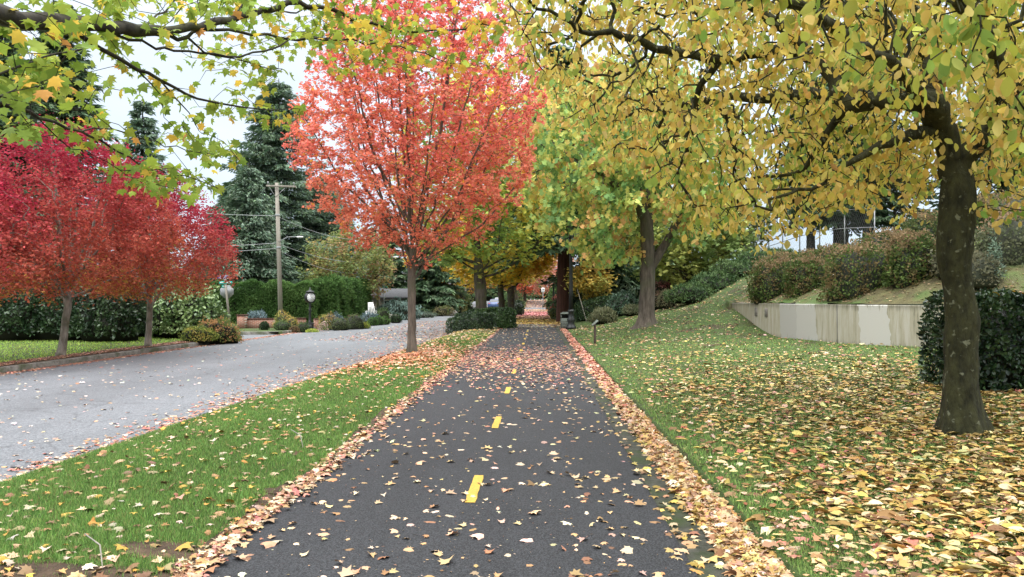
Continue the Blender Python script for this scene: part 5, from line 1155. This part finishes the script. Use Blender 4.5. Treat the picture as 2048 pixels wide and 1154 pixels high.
# lamp posts
def lamp(label, px, Y, H, r):
    b = np.array(GP(px, Y)); root = empty('lamp_post', b, label, 'lamp post', 'black lamp posts along the path')
    m = MB(); m.lathe(b, [(r * 2.6, -.02), (r * 2.6, .1), (r * 2.2, .16), (r * 1.5, .3), (r * 1.9, .42), (r * 1.9, .52), (r * 1.3, .62), (r * 1.3, .85), (r * 1.55, .88), (r * 1.55, .94), (r * 1.1, 1.0)], 16); m.build('base', 'blackmetal', root, origin=b)
    m = MB(); m.lathe(b, [(r, .95), (r * .92, 2.0), (r * .8, H - .3), (r * 1.1, H - .26), (r * .8, H - .2), (r * .6, H)], 12); m.build('post', 'blackmetal', root, origin=b)
    return b, root
b, root = lamp('near black lamp post with round base beside the litter bin', 1142, 39.5, 4.2, .105)
m = MB(); m.tube([b + (0, 0, 4.15), b + (0, 0, 4.5), b + (.15, 0, 4.85), b + (.35, 0, 4.95), b + (.5, 0, 4.85)], .035, 8); m.build('bracket', 'blackmetal', root, origin=b)
m = MB(); m.lathe(b + (.5, 0, 4.45), [(.02, .42), (.06, .38), (.2, .2), (.24, .12), (.2, .1), (.12, .0), (.03, -.03)][::-1], 14); m.build('lamp_shade', 'blackmetal', root, origin=b)
b, root = lamp('farther black lamp post with lantern, left of the redwood trunk', 1107, 70, 3.0, .085)
m = MB(); m.lathe(b, [(.06, 2.98), (.12, 3.05), (.19, 3.4), (.2, 3.42)], 8); m.build('lantern', 'white', root, origin=b)
m = MB(); m.lathe(b, [(.25, 3.42), (.24, 3.46), (.1, 3.6), (.03, 3.64), (.02, 3.75)], 8); m.build('cap', 'blackmetal', root, origin=b)
# litter bin
b = np.array(GP(1130, 41)); root = empty('litter_bin', b, 'square grey green litter bin left of the near lamp post', 'bin')
m = MB(); m.box(b + (0, 0, .28), (.46, .46, .56), bev=.03)
for k in range(3): m.box(b + (0, -.236, .16 + k * .13), (.4, .012, .03))
m.build('body', 'binmetal', root, origin=b)
m = MB(); m.box(b + (0, .19, .66), (.46, .06, .2), bev=.01); m.box(b + (-.2, 0, .66), (.05, .4, .2)); m.box(b + (.2, 0, .66), (.05, .4, .2)); m.build('hood', 'binmetal', root, origin=b)
m = MB(); m.box(b + (0, -.02, .80), (.5, .5, .08), bev=.03); m.box(b + (0, -.02, .86), (.34, .34, .05), bev=.02); m.build('lid', 'binmetal', root, origin=b)
m = MB(); m.box(b + (0, .05, .62), (.34, .22, .1)); m.build('liner', 'blackmetal', root, origin=b)
# little lectern sign on the slope
q = hit(1190, 688); b = np.array(G(q[0], q[1])); root = empty('information_sign', b, 'low post with tilted small plaque on the lawn beside the path', 'sign')
m = MB(); m.box(b + (0, 0, .33), (.075, .075, .7), bev=.006); m.build('post', 'wood_post', root, origin=b)
m = MB(); m.box((0, 0, 0), (.26, .34, .025), bev=.004); V = m.v[-1]; Rr = np.array(Euler((math.radians(38), 0, .25)).to_matrix()); Rr = np.array(Euler((.1, -.75, 0)).to_matrix()); m.v[-1] = V @ Rr.T + b + np.array([0, 0, .72]); m.build('plaque', 'binmetal', root, origin=b)
# guy wire marker, hydrant, far road sign, rocks
b = np.array(GP(1174, 47)); m = MB(); m.tube([b + (0, 0, -.1), P3(1153, 572, 49)], .028, 6); tag(m.build('guy_wire_guard', 'polewood', origin=b), 'thin pale slanting rod in front of the dark hedge right of the lamp post', 'rod')
b = np.array(GP(1024, 62)); root = empty('fire_hydrant', b, 'small orange red hydrant between the trunks left of the path', 'hydrant')
m = MB(); m.lathe(b, [(.17, 0), (.17, .05), (.12, .07), (.12, .5), (.15, .52), (.14, .6), (.08, .7), (.03, .74), (.03, .78)], 12); m.build('body', 'hydrant', root, origin=b)
for s_ in (-1, 1): m = MB(); m.tube([b + (s_ * .1, 0, .42), b + (s_ * .2, 0, .42)], .055, 8); m.build('outlet', 'hydrant', root, origin=b)
b = np.array(GP(1086, 108)); root = empty('road_sign', b, 'small white sign on a post at the far end of the path', 'sign')
m = MB(); m.tube([b, b + (0, 0, 3.0)], .04, 6); m.build('post', 'greymetal', root, origin=b)
m = MB(); m.box(b + (0, -.05, 2.6), (.45, .02, .6), bev=.005); m.build('sign_plate', 'white', root, origin=b)
m = MB(); m.box(b + (0, -.064, 2.66), (.28, .004, .12)); m.box(b + (0, -.064, 2.45), (.3, .004, .05)); m.build('lettering', 'blackmetal', root, origin=b)
for k, (px, Y, s_, lab) in enumerate([(893, 78, .75, 'grey rock beside the far road, left one'), (903, 79.5, .6, 'grey rock beside the far road, right one'), (782, 61, .7, 'brown grey rock ledge under the weeping cedar'), (775, 60, .5, 'small pale rock left of the ledge')]):
    b = np.array(GP(px, Y)); m = MB(); core(m, b, (s_, s_ * .7, s_ * .8), k + 3, 3, .2, 1.2, 1.0, (1, 1, 1)); tag(m.build('rock', 'rock', origin=b), lab, 'rock', 'rocks beside the far road')
# cars
def car(label, px, Y, rz, paint, dz=0, cat='car'):
    b = np.array(GP(px, Y)); b[2] += dz; root = empty('parked_car', b, label, cat, None, rz)
    prof = [(-2.15, .35), (-2.2, .75), (-2.05, .92), (-1.5, .98), (-.95, 1.38), (-.3, 1.46), (.6, 1.42), (1.25, 1.02), (2.0, .88), (2.2, .7), (2.2, .38), (1.8, .24), (-1.8, .24)]
    def ext(mb, pr, w0, w1, zc=.95):
        n = len(pr); V = []
        for s_ in (-1, 1): V += [(x, s_ * (w0 if z < zc else w0 - (z - zc) * .4), z) for x, z in pr]
        mb.add(V, [[i, n + i, n + (i + 1) % n, (i + 1) % n] for i in range(n)]); n0 = mb.n - 2 * n; mb.f.append(np.array([[n0 + i for i in range(n)]])); mb.f.append(np.array([[n0 + 2 * n - 1 - i for i in range(n)]]))
    m = MB(); ext(m, prof, .88, .7); m.build('body', paint, root)
    for s_ in (-1, 1):
        m = MB(); pr = [(-1.3, 1.0), (-.9, 1.32), (-.3, 1.38), (.55, 1.34), (1.0, 1.02)]; V = [(x, s_ * (.90 - max(0, z - .95) * .4), z) for x, z in pr]; V2 = [(x, y_ - s_ * .03, z) for x, y_, z in V]
        m.add(V + V2, [[i, (i + 1) % 5, 5 + (i + 1) % 5, 5 + i] for i in range(5)]); m.f.append(np.array([[0, 1, 2, 3, 4]] if s_ < 0 else [[4, 3, 2, 1, 0]])); m.build('side_window', 'carglass', root)
    for (x0, z0, x1, z1) in ((1.22, 1.05, .68, 1.41), (-1.45, 1.02, -1.0, 1.37)):
        m = MB(); o_ = .012 * (1 if x0 > 0 else -1); V = [(x0 + o_, -.76, z0 + .012), (x0 + o_, .76, z0 + .012), (x1 + o_, .66, z1 + .012), (x1 + o_, -.66, z1 + .012)]; m.add(V, [[0, 1, 2, 3]]); m.build('windscreen', 'carglass', root)
    for x in (-1.35, 1.35):
        for s_ in (-1, 1):
            m = MB(); m.tube([(x, s_ * .72, .32), (x, s_ * .91, .32)], .32, 16); wv = m.build('wheel', 'rubber', root)
            m = MB(); m.tube([(x, s_ * .90, .32), (x, s_ * .925, .32)], .19, 12); m.build('hub', 'greymetal', wv)
    for s_ in (-1, 1):
        m = MB(); m.box((2.17, s_ * .62, .72), (.08, .32, .13), bev=.01); m.build('headlight', 'white', root)
        m = MB(); m.box((-2.15, s_ * .66, .8), (.08, .24, .14), bev=.01); m.build('tail_light', 'hydrant', root)
car('dark blue car far along the road, seen left of the golden tree trunk', 993, 112, 1.45, 'carpaint')
car('white car parked in front of the blue one, partly behind the golden trunk', 1000, 118, 1.6, 'carwhite')
car('white car behind roadside shrubs, right of the coral maple trunk', 852, 90, .15, 'carwhite')
# chain link fence on the hilltop
ends = [(1478, 50.5), (1508, 49.5), (1538, 48.5), (1566, 47.6), (1600, 46.6), (1640, 45.6), (1690, 44.8), (1750, 44)]
pts = [np.array(GP(px, Y)) for px, Y in ends]; b = pts[3]; root = empty('fence', b, 'tall wire fence with pale posts on top of the hill against the sky', 'fence')
for p in pts: m = MB(); m.tube([p + (0, 0, -.2), p + (0, 0, 2.3)], .035, 6); m.build('post', 'greymetal', root, origin=b)
m = MB()
for z in (2.25, 1.2, .15):
    m.tube([p + (0, 0, z) for p in pts], .02, 4)
m.build('rail', 'greymetal', root, origin=b)
m = MB()
for p, q in zip(pts[:-1], pts[1:]):
    n = 14
    for k in range(-n // 2, n):
        for sg in (0, 1):
            t0 = k / n; t1_ = t0 + .5; a0, a1 = max(t0, 0), min(t1_, 1)
            if a1 <= a0: continue
            z0 = (a0 - t0) / .5 * 2.2; z1 = (a1 - t0) / .5 * 2.2
            if sg: z0, z1 = 2.2 - z0, 2.2 - z1
            m.tube([p + (q - p) * a0 + (0, 0, z0), p + (q - p) * a1 + (0, 0, z1)], .004, 3, cap=False)
m.build('wire_mesh', 'greymetal', root, origin=b)
# ------------------------------------------------------------------ grass blades (nobody could count them)
def grass(name, label, X, Y, cols, hh, wd, seed, dz=0.):
    rg = RG(seed); m = len(X); pos = np.stack([X, Y, zat(X, Y) + dz - .004], 1); d = rdir(rg, m) * .55; d[:, 2] = np.abs(d[:, 2]) + .75
    k = vn2(X, Y, 1.3, 4)[:, None]; c = pick(rg, m, cols, None, .2); dry = (rg.random(m) < .05); c[dry] = (.25, .22, .09); c = c * (.85 + .4 * k)
    cb = MB(); sc = hh * rg.uniform(.5, 1.15, m) * (1 + .35 * (k[:, 0] - .5)); cb.inst(BLADE, pos, d, rdir(rg, m), sc, c, xs=wd / np.maximum(sc, .01))
    tag(cb.build(name, 'grassblade'), label, 'grass', kind='stuff')
GC = [(.12, .23, .055), (.17, .30, .075), (.24, .34, .10), (.09, .17, .04)]
rg = RG(301)
# bare soil showing along the edge of the verge and in worn patches
SOILP = []
for k, (px, py, ra, rb) in enumerate([(330, 1105, .34, .16), (150, 1150, .5, .14), (20, 1160, .5, .2), (560, 985, .16, .1), (1420, 690, .5, .5)]):
    p = hit(px, py); SOILP.append((p[0], p[1], ra, rb)); n = 20; V = [(p[0], p[1], 0)]
    for j in range(n):
        a = j / n * 2 * PI; f = 1 + .5 * (vn2(math.cos(a) * 2 + k * 7, math.sin(a) * 2, 1, k) - .5) * 2
        V.append((p[0] + ra * f * math.cos(a), p[1] + rb * f * math.sin(a), 0))
    V = np.array(V, float); V[:, 2] = zat(V[:, 0], V[:, 1]) + .007; V[0, 2] += .008; m = MB(); m.add(V, [[0, 1 + j, 1 + (j + 1) % n] for j in range(n)])
    tag(m.build('soil', 'soil'), kind='structure')
loft('soil', 'soil', ROWS[(ROWS > 2) & (ROWS < 30)], [(lambda Y: PLf(Y) - .02 - .10 * vn2(0, Y, 2.2, 61) ** 1.5 * 1.6, lambda X, Y: vergez(X, Y) + .004), (lambda Y: PLf(Y) - .01, lambda X, Y: rise(Y) + .020), (lambda Y: PLf(Y) + .03, lambda X, Y: rise(Y) + .004)])
def insoil(X, Y):
    k = X > PLf(Y) - .02 - .16 * vn2(0, Y, 2.2, 61) ** 1.5
    for (x, y, ra, rb) in SOILP: k |= ((X - x) / ra) ** 2 + ((Y - y) / rb) ** 2 < .75
    return k
def near_pts(n, y0, y1, p=1.6):
    p = p + .003
    u = rg.random(n); a, b_ = y0 ** (1 - p), y1 ** (1 - p); return (a + (b_ - a) * u) ** (1 / (1 - p))
Y_ = near_pts(260000, 3.6, 34); t = rg.random(len(Y_)); X_ = PLf(Y_) * (1 - t) + SXf(Y_) * t + rg.normal(0, .02, len(Y_))
k = (X_ > -.75 * Y_ - 1) & (vn2(X_, Y_, 1.1, 8) + .25 * rg.random(len(Y_)) > .30); k &= ~insoil(X_, Y_) | (rg.random(len(X_)) < .07); X_, Y_ = X_[k], Y_[k]
grass('grass', 'green grass blades of the verge between path and road', X_, Y_, GC, .045, .003 + .0007 * Y_, 302)
Y_ = near_pts(270000, 3.6, 45, 1.5); X_ = 1.48 + rg.random(len(Y_)) * (.72 * Y_ + 1.0); k = (X_ < np.where(Y_ > 32, 9.0, np.minimum(wx(Y_) - .03, 26))); X_, Y_ = X_[k], Y_[k]
k = ~((X_ > 6.2) & (X_ < 12.6) & (Y_ > 11.1) & (Y_ < 12.7)) & (vn2(X_, Y_, .9, 8) + .3 * rg.random(len(Y_)) > .25); X_, Y_ = X_[k], Y_[k]
grass('grass', 'green grass blades of the right lawn and slope', X_, Y_, [(c_[0] * 1.45, c_[1] * 1.3, c_[2] * 1.4) for c_ in GC], .047, .003 + .0007 * Y_, 303)
Y_ = rg.uniform(8, 34, 26000); X_ = rg.uniform(-24, -14.35, len(Y_)); grass('grass', 'bright yellow green grass blades of the lawn across the road', X_, Y_, [(.3, .46, .09), (.38, .52, .11)], .07, .03, 304)
Y_ = rg.uniform(18, 48, 24000); X_ = wx(np.minimum(Y_, 33)) + .3 + 12 * rg.random(len(Y_)) ** 1.3; k = (vn2(X_, Y_, .8, 8) > .55) & (X_ < 30); X_, Y_ = X_[k], Y_[k]
grass('grass', 'patchy weeds and grass on the bank above the wall', X_, Y_, [(.16, .24, .05), (.22, .28, .07)], .08, .025, 305)

# ------------------------------------------------------------------ fallen leaves
TAN = [(.46, .30, .16), (.52, .37, .23), (.38, .22, .10), (.60, .47, .33), (.24, .13, .07)]
GOLD = [(.42, .29, .08), (.48, .36, .12), (.35, .21, .06), (.48, .39, .19), (.24, .14, .05), (.15, .09, .04), (.56, .45, .25)]
PINK = [(.50, .21, .16), (.54, .30, .22), (.44, .14, .10), (.56, .38, .29), (.32, .12, .08), (.48, .26, .14)]
def litter(label, X, Y, cols, s0, s1, seed, tmpl=MAPLE, lift=.004, tilt=.28, pile=0., zf=None, wts=None, jit=.24):
    rg = RG(seed); m = len(X); z = (zat(X, Y) if zf is None else zf(X, Y)) + lift + pile * rg.random(m)
    n = rdir(rg, m) * tilt; n[:, 2] = 1; big = rg.random(m) < .10; n[big, :2] *= 2.6; d = rdir(rg, m); d[:, 2] = 0
    s = rg.uniform(s0, s1, m) * np.where(rg.random(m) < .08, 1.3, 1) * np.where(rg.random(m) < .3, .6, 1)
    pos = np.stack([X, Y, z + np.where(big, .012, .002) + s * .03], 1)
    c = pick(rg, m, cols, wts, jit)
    n = norm(n); xs = rg.uniform(.7, 1.1, m); v_ = rg.integers(0, 4, m); cb = MB(); c = np.clip(c, 0, .85)
    for q, tm in enumerate((tmpl, curled(tmpl, .22), curled(tmpl, .5, 1), curled(tmpl, -.35))):
        k = v_ == q; cb.inst(tm, pos[k], d[k], n[k], s[k], c[k], xs=xs[k] * (.72 if q == 2 else 1))
    tag(cb.build('fallen_leaves', 'litter'), label, 'leaves', kind='stuff')
def path_z(X, Y): return rise(Y) + .012 * np.sin(np.clip((X + 2.05) / 2.97, 0, 1) * PI)
rg = RG(310)
# scattered over the path
Y_ = near_pts(1350, 3.8, 20, 1.15); X_ = rg.uniform(-2.0, .98, len(Y_)); k = rg.random(len(Y_)) < .3 + .55 * vn2(X_, Y_, .9, 30) + .15 * (X_ > .3); X_, Y_ = X_[k], Y_[k]
litter('tan maple leaves scattered over the near asphalt path', X_, Y_, TAN, .04, .10, 311, zf=path_z, wts=[4, 4, 3, 2, 1.5], tilt=.35)
Y_ = rg.normal(20.2, 3.0, 4600); X_ = rg.uniform(-2.05, .95, len(Y_)); k = (Y_ > 12) & (Y_ < 30) & (rg.random(len(Y_)) < .4 + .6 * vn2(X_, Y_, .8, 31)); X_, Y_ = X_[k], Y_[k]
litter('pinkish red maple leaves strewn across the path beside the coral maple', X_, Y_, PINK + TAN[:2], .05, .095, 312, MAPLE_S, zf=path_z)
Y_ = rg.uniform(28, 43, 420); X_ = rg.uniform(-2.0, .9, len(Y_)); litter('few pale leaves on the path near its pale seam', X_, Y_, TAN, .06, .1, 313, MAPLE_S, zf=path_z)
P_ = []
for (y0, y1, n, cols, nm) in [(43.8, 49, 500, TAN + GOLD[:2], 'tan leaves on the path just past the seam'), (49, 60, 5200, [(.7, .5, .14), (.66, .42, .12), (.6, .4, .2)], 'golden leaf carpet across the path under the golden tree'),
        (60, 70, 3800, [(.36, .2, .12), (.45, .25, .14), (.3, .17, .1)], 'brown leaf carpet across the path by the redwood'), (70, 92, 6500, [(.6, .2, .2), (.66, .3, .27), (.5, .17, .15)], 'rose red leaf carpet across the far path'),
        (96, 104, 1500, [(.55, .3, .18), (.6, .35, .2)], 'tan leaf band across the far path'), (112, 150, 3500, [(.6, .3, .2), (.66, .42, .2), (.5, .25, .17)], 'orange leaf carpet at the end of the path')]:
    Y_ = rg.uniform(y0 - 1, y1 + 1, n); X_ = rg.uniform(-2.2, 1.5, n); litter(nm, X_, Y_, cols, .12, .22, int(y0 * 10), DIAM, zf=lambda X, Y: rise(Y) + .008)
# edge of the path, left
Y_ = near_pts(2300, 3.7, 42, 1.35); X_ = PLf(Y_) + rg.normal(.02, .05, len(Y_)) * (1 + .6 * vn2(0, Y_, 1.5, 33)); k = X_ < PLf(Y_) + .25; X_, Y_ = X_[k], Y_[k]; pk = Y_ > 11 + rg.normal(0, 2, len(Y_))
litter('tan leaves gathered along the near left edge of the path', X_[~pk], Y_[~pk], TAN + PINK[:1], .04, .085, 314, zf=lambda X, Y: rise(Y) + .008, pile=.02, tilt=.4)
litter('pinkish leaves gathered along the far left edge of the path', X_[pk], Y_[pk], PINK + TAN[:2], .05, .09, 315, MAPLE_S, zf=lambda X, Y: rise(Y) + .008, pile=.02, tilt=.4)
# gutter on the right
Y_ = near_pts(17000, 3.7, 43, 1.45); X_ = np.clip(rg.normal(1.30, .07, len(Y_)), 1.14, 1.46) + .04 * (vn2(0, Y_, 1.2, 44) - .5); pk = Y_ > 14.5 + rg.normal(0, 3, len(Y_))
gz = lambda X, Y: rise(Y) - .04 + .035 * np.exp(-((X - 1.31) / .12) ** 2)
litter('golden tan leaves filling the gutter beside the near path', X_[~pk], Y_[~pk], GOLD[:5] + TAN + TAN + [(.46, .24, .12), (.40, .22, .15)], .045, .09, 316, MAPLE, zf=gz, pile=.035, tilt=.55)
litter('pinkish red leaves filling the gutter beside the farther path', X_[pk], Y_[pk], PINK, .05, .10, 317, MAPLE_S, zf=gz, pile=.035, tilt=.5)
Y_ = near_pts(230, 3.8, 25, 1.4); X_ = rg.uniform(.88, 1.2, len(Y_)); litter('leaves lying on the mossy strip beside the gutter', X_, Y_, GOLD[:4] + TAN, .045, .1, 318, zf=lambda X, Y: rise(Y) - .008)
# verge
Y_ = near_pts(2600, 3.8, 30, 1.25); t = rg.random(len(Y_)) ** .8; X_ = PLf(Y_) * t + SXf(Y_) * (1 - t); k = rg.random(len(Y_)) < .25 + .75 * vn2(X_, Y_, .7, 35); X_, Y_ = X_[k], Y_[k]
litter('tan and orange leaves scattered on the verge grass', X_, Y_, [(c_[0] * .82, c_[1] * .82, c_[2] * .82) for c_ in TAN] + [(.5, .28, .06)], .04, .088, 319, lift=.022, tilt=.5)
a = rg.random(6500) * 2 * PI; r_ = np.abs(rg.normal(0, 2.2, 6500)); cx_, cy_ = W(823, 706, D0)[0], D0
X_ = cx_ + r_ * np.cos(a); Y_ = cy_ - 1.2 + r_ * np.sin(a) * 1.9; k = (X_ > SXf(Y_) + .03) & (X_ < PLf(Y_)) & (Y_ > 11); X_, Y_ = X_[k], Y_[k]
litter('rust and pink leaves heaped on the verge under the coral maple', X_, Y_, [(.5, .2, .09), (.6, .3, .18), (.64, .42, .28), (.42, .16, .08)], .06, .11, 320, MAPLE_S, lift=.015, tilt=.45, pile=.02)
Y_ = rg.uniform(28, 41, 900); t = rg.random(900); X_ = PLf(Y_) * t + SXf(Y_) * (1 - t); litter('pale leaves dotted over the farther verge', X_, Y_, TAN + GOLD[:2], .08, .13, 321, MAPLE_S, lift=.02)
# street
Y_ = near_pts(2300, 6.5, 60, 1.3); X_ = KX + (SXf(Y_) - KX) * rg.random(len(Y_)); k = rg.random(len(Y_)) < .2 + .8 * vn2(X_, Y_, .5, 36); X_, Y_ = X_[k], Y_[k]
litter('pale leaves scattered over the street', X_, Y_, [(.56, .47, .38), (.5, .36, .25), (.4, .2, .13)], .05, .10, 322, MAPLE_S, lift=.006)
Y_ = near_pts(6500, 6.5, 42, 1.2); X_ = SXf(Y_) - np.abs(rg.normal(0, .55, len(Y_))) * np.clip(Y_ / 15, .4, 1.6); k = rg.random(len(Y_)) < .25 + .8 * vn2(X_, Y_, .8, 37); X_, Y_ = X_[k], Y_[k]
litter('brown and pink leaves drifted along the near side of the street', X_, Y_, PINK + TAN + [(.3, .16, .1)], .05, .10, 323, MAPLE_S, lift=.006)
Y_ = rg.uniform(32, 62, 4200); X_ = -4.2 - 5 * rg.random(4200) ** 1.5; litter('rusty leaf patch on the street near the low hedge', X_, Y_, PINK[:3] + TAN, .08, .16, 324, DIAM, lift=.006)
Y_ = rg.uniform(10, 62, 6500); X_ = KX + np.abs(rg.normal(.05, .22, len(Y_))); litter('rusty leaves lying in the gutter across the street', X_, Y_, [(.46, .2, .14), (.56, .34, .24), (.35, .17, .11)], .06, .13, 325, DIAM, lift=.006)
Y_ = rg.uniform(8, 33, 5200); X_ = rg.uniform(-14.3, -13.55, len(Y_)); litter('rusty leaves covering the strip behind the far kerb', X_, Y_, [(.42, .2, .13), (.5, .3, .2), (.3, .15, .09)], .05, .11, 326, DIAM, zf=lambda X, Y: rise(Y) - .10)
# right lawn
m = 52000; Y_ = near_pts(m, 3.4, 24, 1.15); X_ = 1.5 + rg.random(m) * (.8 * Y_ + 1.2)
dd = np.hypot((X_ - 5.6) / 3.4, (Y_ - 10.2) / 7.0); dens = .9 * np.exp(-(dd ** 2.6)) + .25 * np.exp(-((X_ - 4.5) / 4) ** 2) * np.exp(-((Y_ - 18) / 9) ** 2) + .22 * (Y_ < 7) * (X_ > 1.9) + .07
dens = dens * (.3 + 1.3 * vn2(X_, Y_, .9, 40)) * np.clip((X_ - 1.5) / .7, .25, 1)
k = (rg.random(m) < dens) & (X_ < wx(Y_) - .05) & ~((X_ > 6.35) & (X_ < 12.4) & (Y_ > 11.2) & (Y_ < 12.5)); X_, Y_ = X_[k], Y_[k]
litter('golden leaves covering the right lawn under the magnolia like tree', X_, Y_, GOLD, .06, .118, 330, OVAL, lift=.014, tilt=.42, pile=.03, wts=[5, 5, 3, 3.5, 3, 2.4, 2])
m = 4200; Y_ = near_pts(m, 4, 32, 1.0); X_ = 1.5 + rg.random(m) * (.6 * Y_); k = (X_ < wx(Y_) - .05) & (rg.random(m) < .3 + .7 * vn2(X_, Y_, .6, 42)); X_, Y_ = X_[k], Y_[k]
litter('tan and pink maple leaves scattered over the right lawn', X_, Y_, TAN + PINK[:3], .06, .11, 331, MAPLE_S, lift=.02, tilt=.45)
m = 2600; Y_ = rg.uniform(25, 42, m); X_ = 1.6 + rg.random(m) * 8.5; k = (X_ < 11.5) & (rg.random(m) < .25 + .75 * vn2(X_, Y_, .5, 43)); X_, Y_ = X_[k], Y_[k]
litter('pale and rusty leaves dotted over the grassy slope', X_, Y_, TAN + [(.4, .2, .1), (.6, .5, .2)], .08, .13, 332, MAPLE_S, lift=.02, tilt=.4)
m = 5000; Y_ = rg.uniform(18, 36, m); X_ = wx(np.minimum(Y_, 33)) + .15 + rg.random(m) * 6; litter('rusty leaf litter on the bank above the wall', X_, Y_, [(.32, .18, .1), (.45, .28, .16), (.55, .42, .25)], .06, .11, 333, DIAM, lift=.01)
m = 14000; Y_ = near_pts(m, 3.6, 16, 1.3); X_ = 1.16 + rg.random(m) * (.75 * Y_ + .6); k = (X_ < wx(Y_) - .05) & (rg.random(m) < .2 + .8 * vn2(X_, Y_, 1.6, 47)) & ~((X_ > 6.3) & (Y_ > 11.1) & (Y_ < 12.7)); X_, Y_ = X_[k], Y_[k]
litter('small brown leaf fragments among the litter on the right', X_, Y_, [(.16, .09, .045), (.28, .17, .08), (.42, .28, .14)], .018, .045, 340, DIAM, lift=.02, tilt=.8, pile=.03)
m = 2600; Y_ = near_pts(m, 3.8, 18, 1.2); X_ = rg.uniform(-2.05, 1.0, m); k = rg.random(m) < .1 + .9 * vn2(X_, Y_, 1.3, 48) ** 2; X_, Y_ = X_[k], Y_[k]
litter('small leaf fragments and crumbs on the near path', X_, Y_, [(.16, .09, .045), (.36, .24, .13), (.5, .38, .25)], .010, .03, 341, DIAM, zf=path_z, tilt=.5)
# twigs lying about
for k, (p0, p1, lab) in enumerate([(hit(170, 1085), hit(205, 1154), 'pale bent twig lying on the near verge'), (hit(582, 868), hit(606, 905), 'thin pale twig on the verge near the path edge'), (hit(1860, 968), hit(1930, 962), 'short dark twig on the leaf covered lawn')]):
    a0 = np.array(G(p0[0], p0[1])) + (0, 0, .05); a1 = np.array(G(p1[0], p1[1])) + (0, 0, .045); md = (a0 + a1) / 2 + np.array([.04, 0, .03]); m = MB(); m.tube([a0, md, a1], [.004, .005, .003], 5)
    tag(m.build('twig', 'bark_dark' if k == 2 else 'polewood', origin=a0), lab, 'twig', 'fallen twigs')
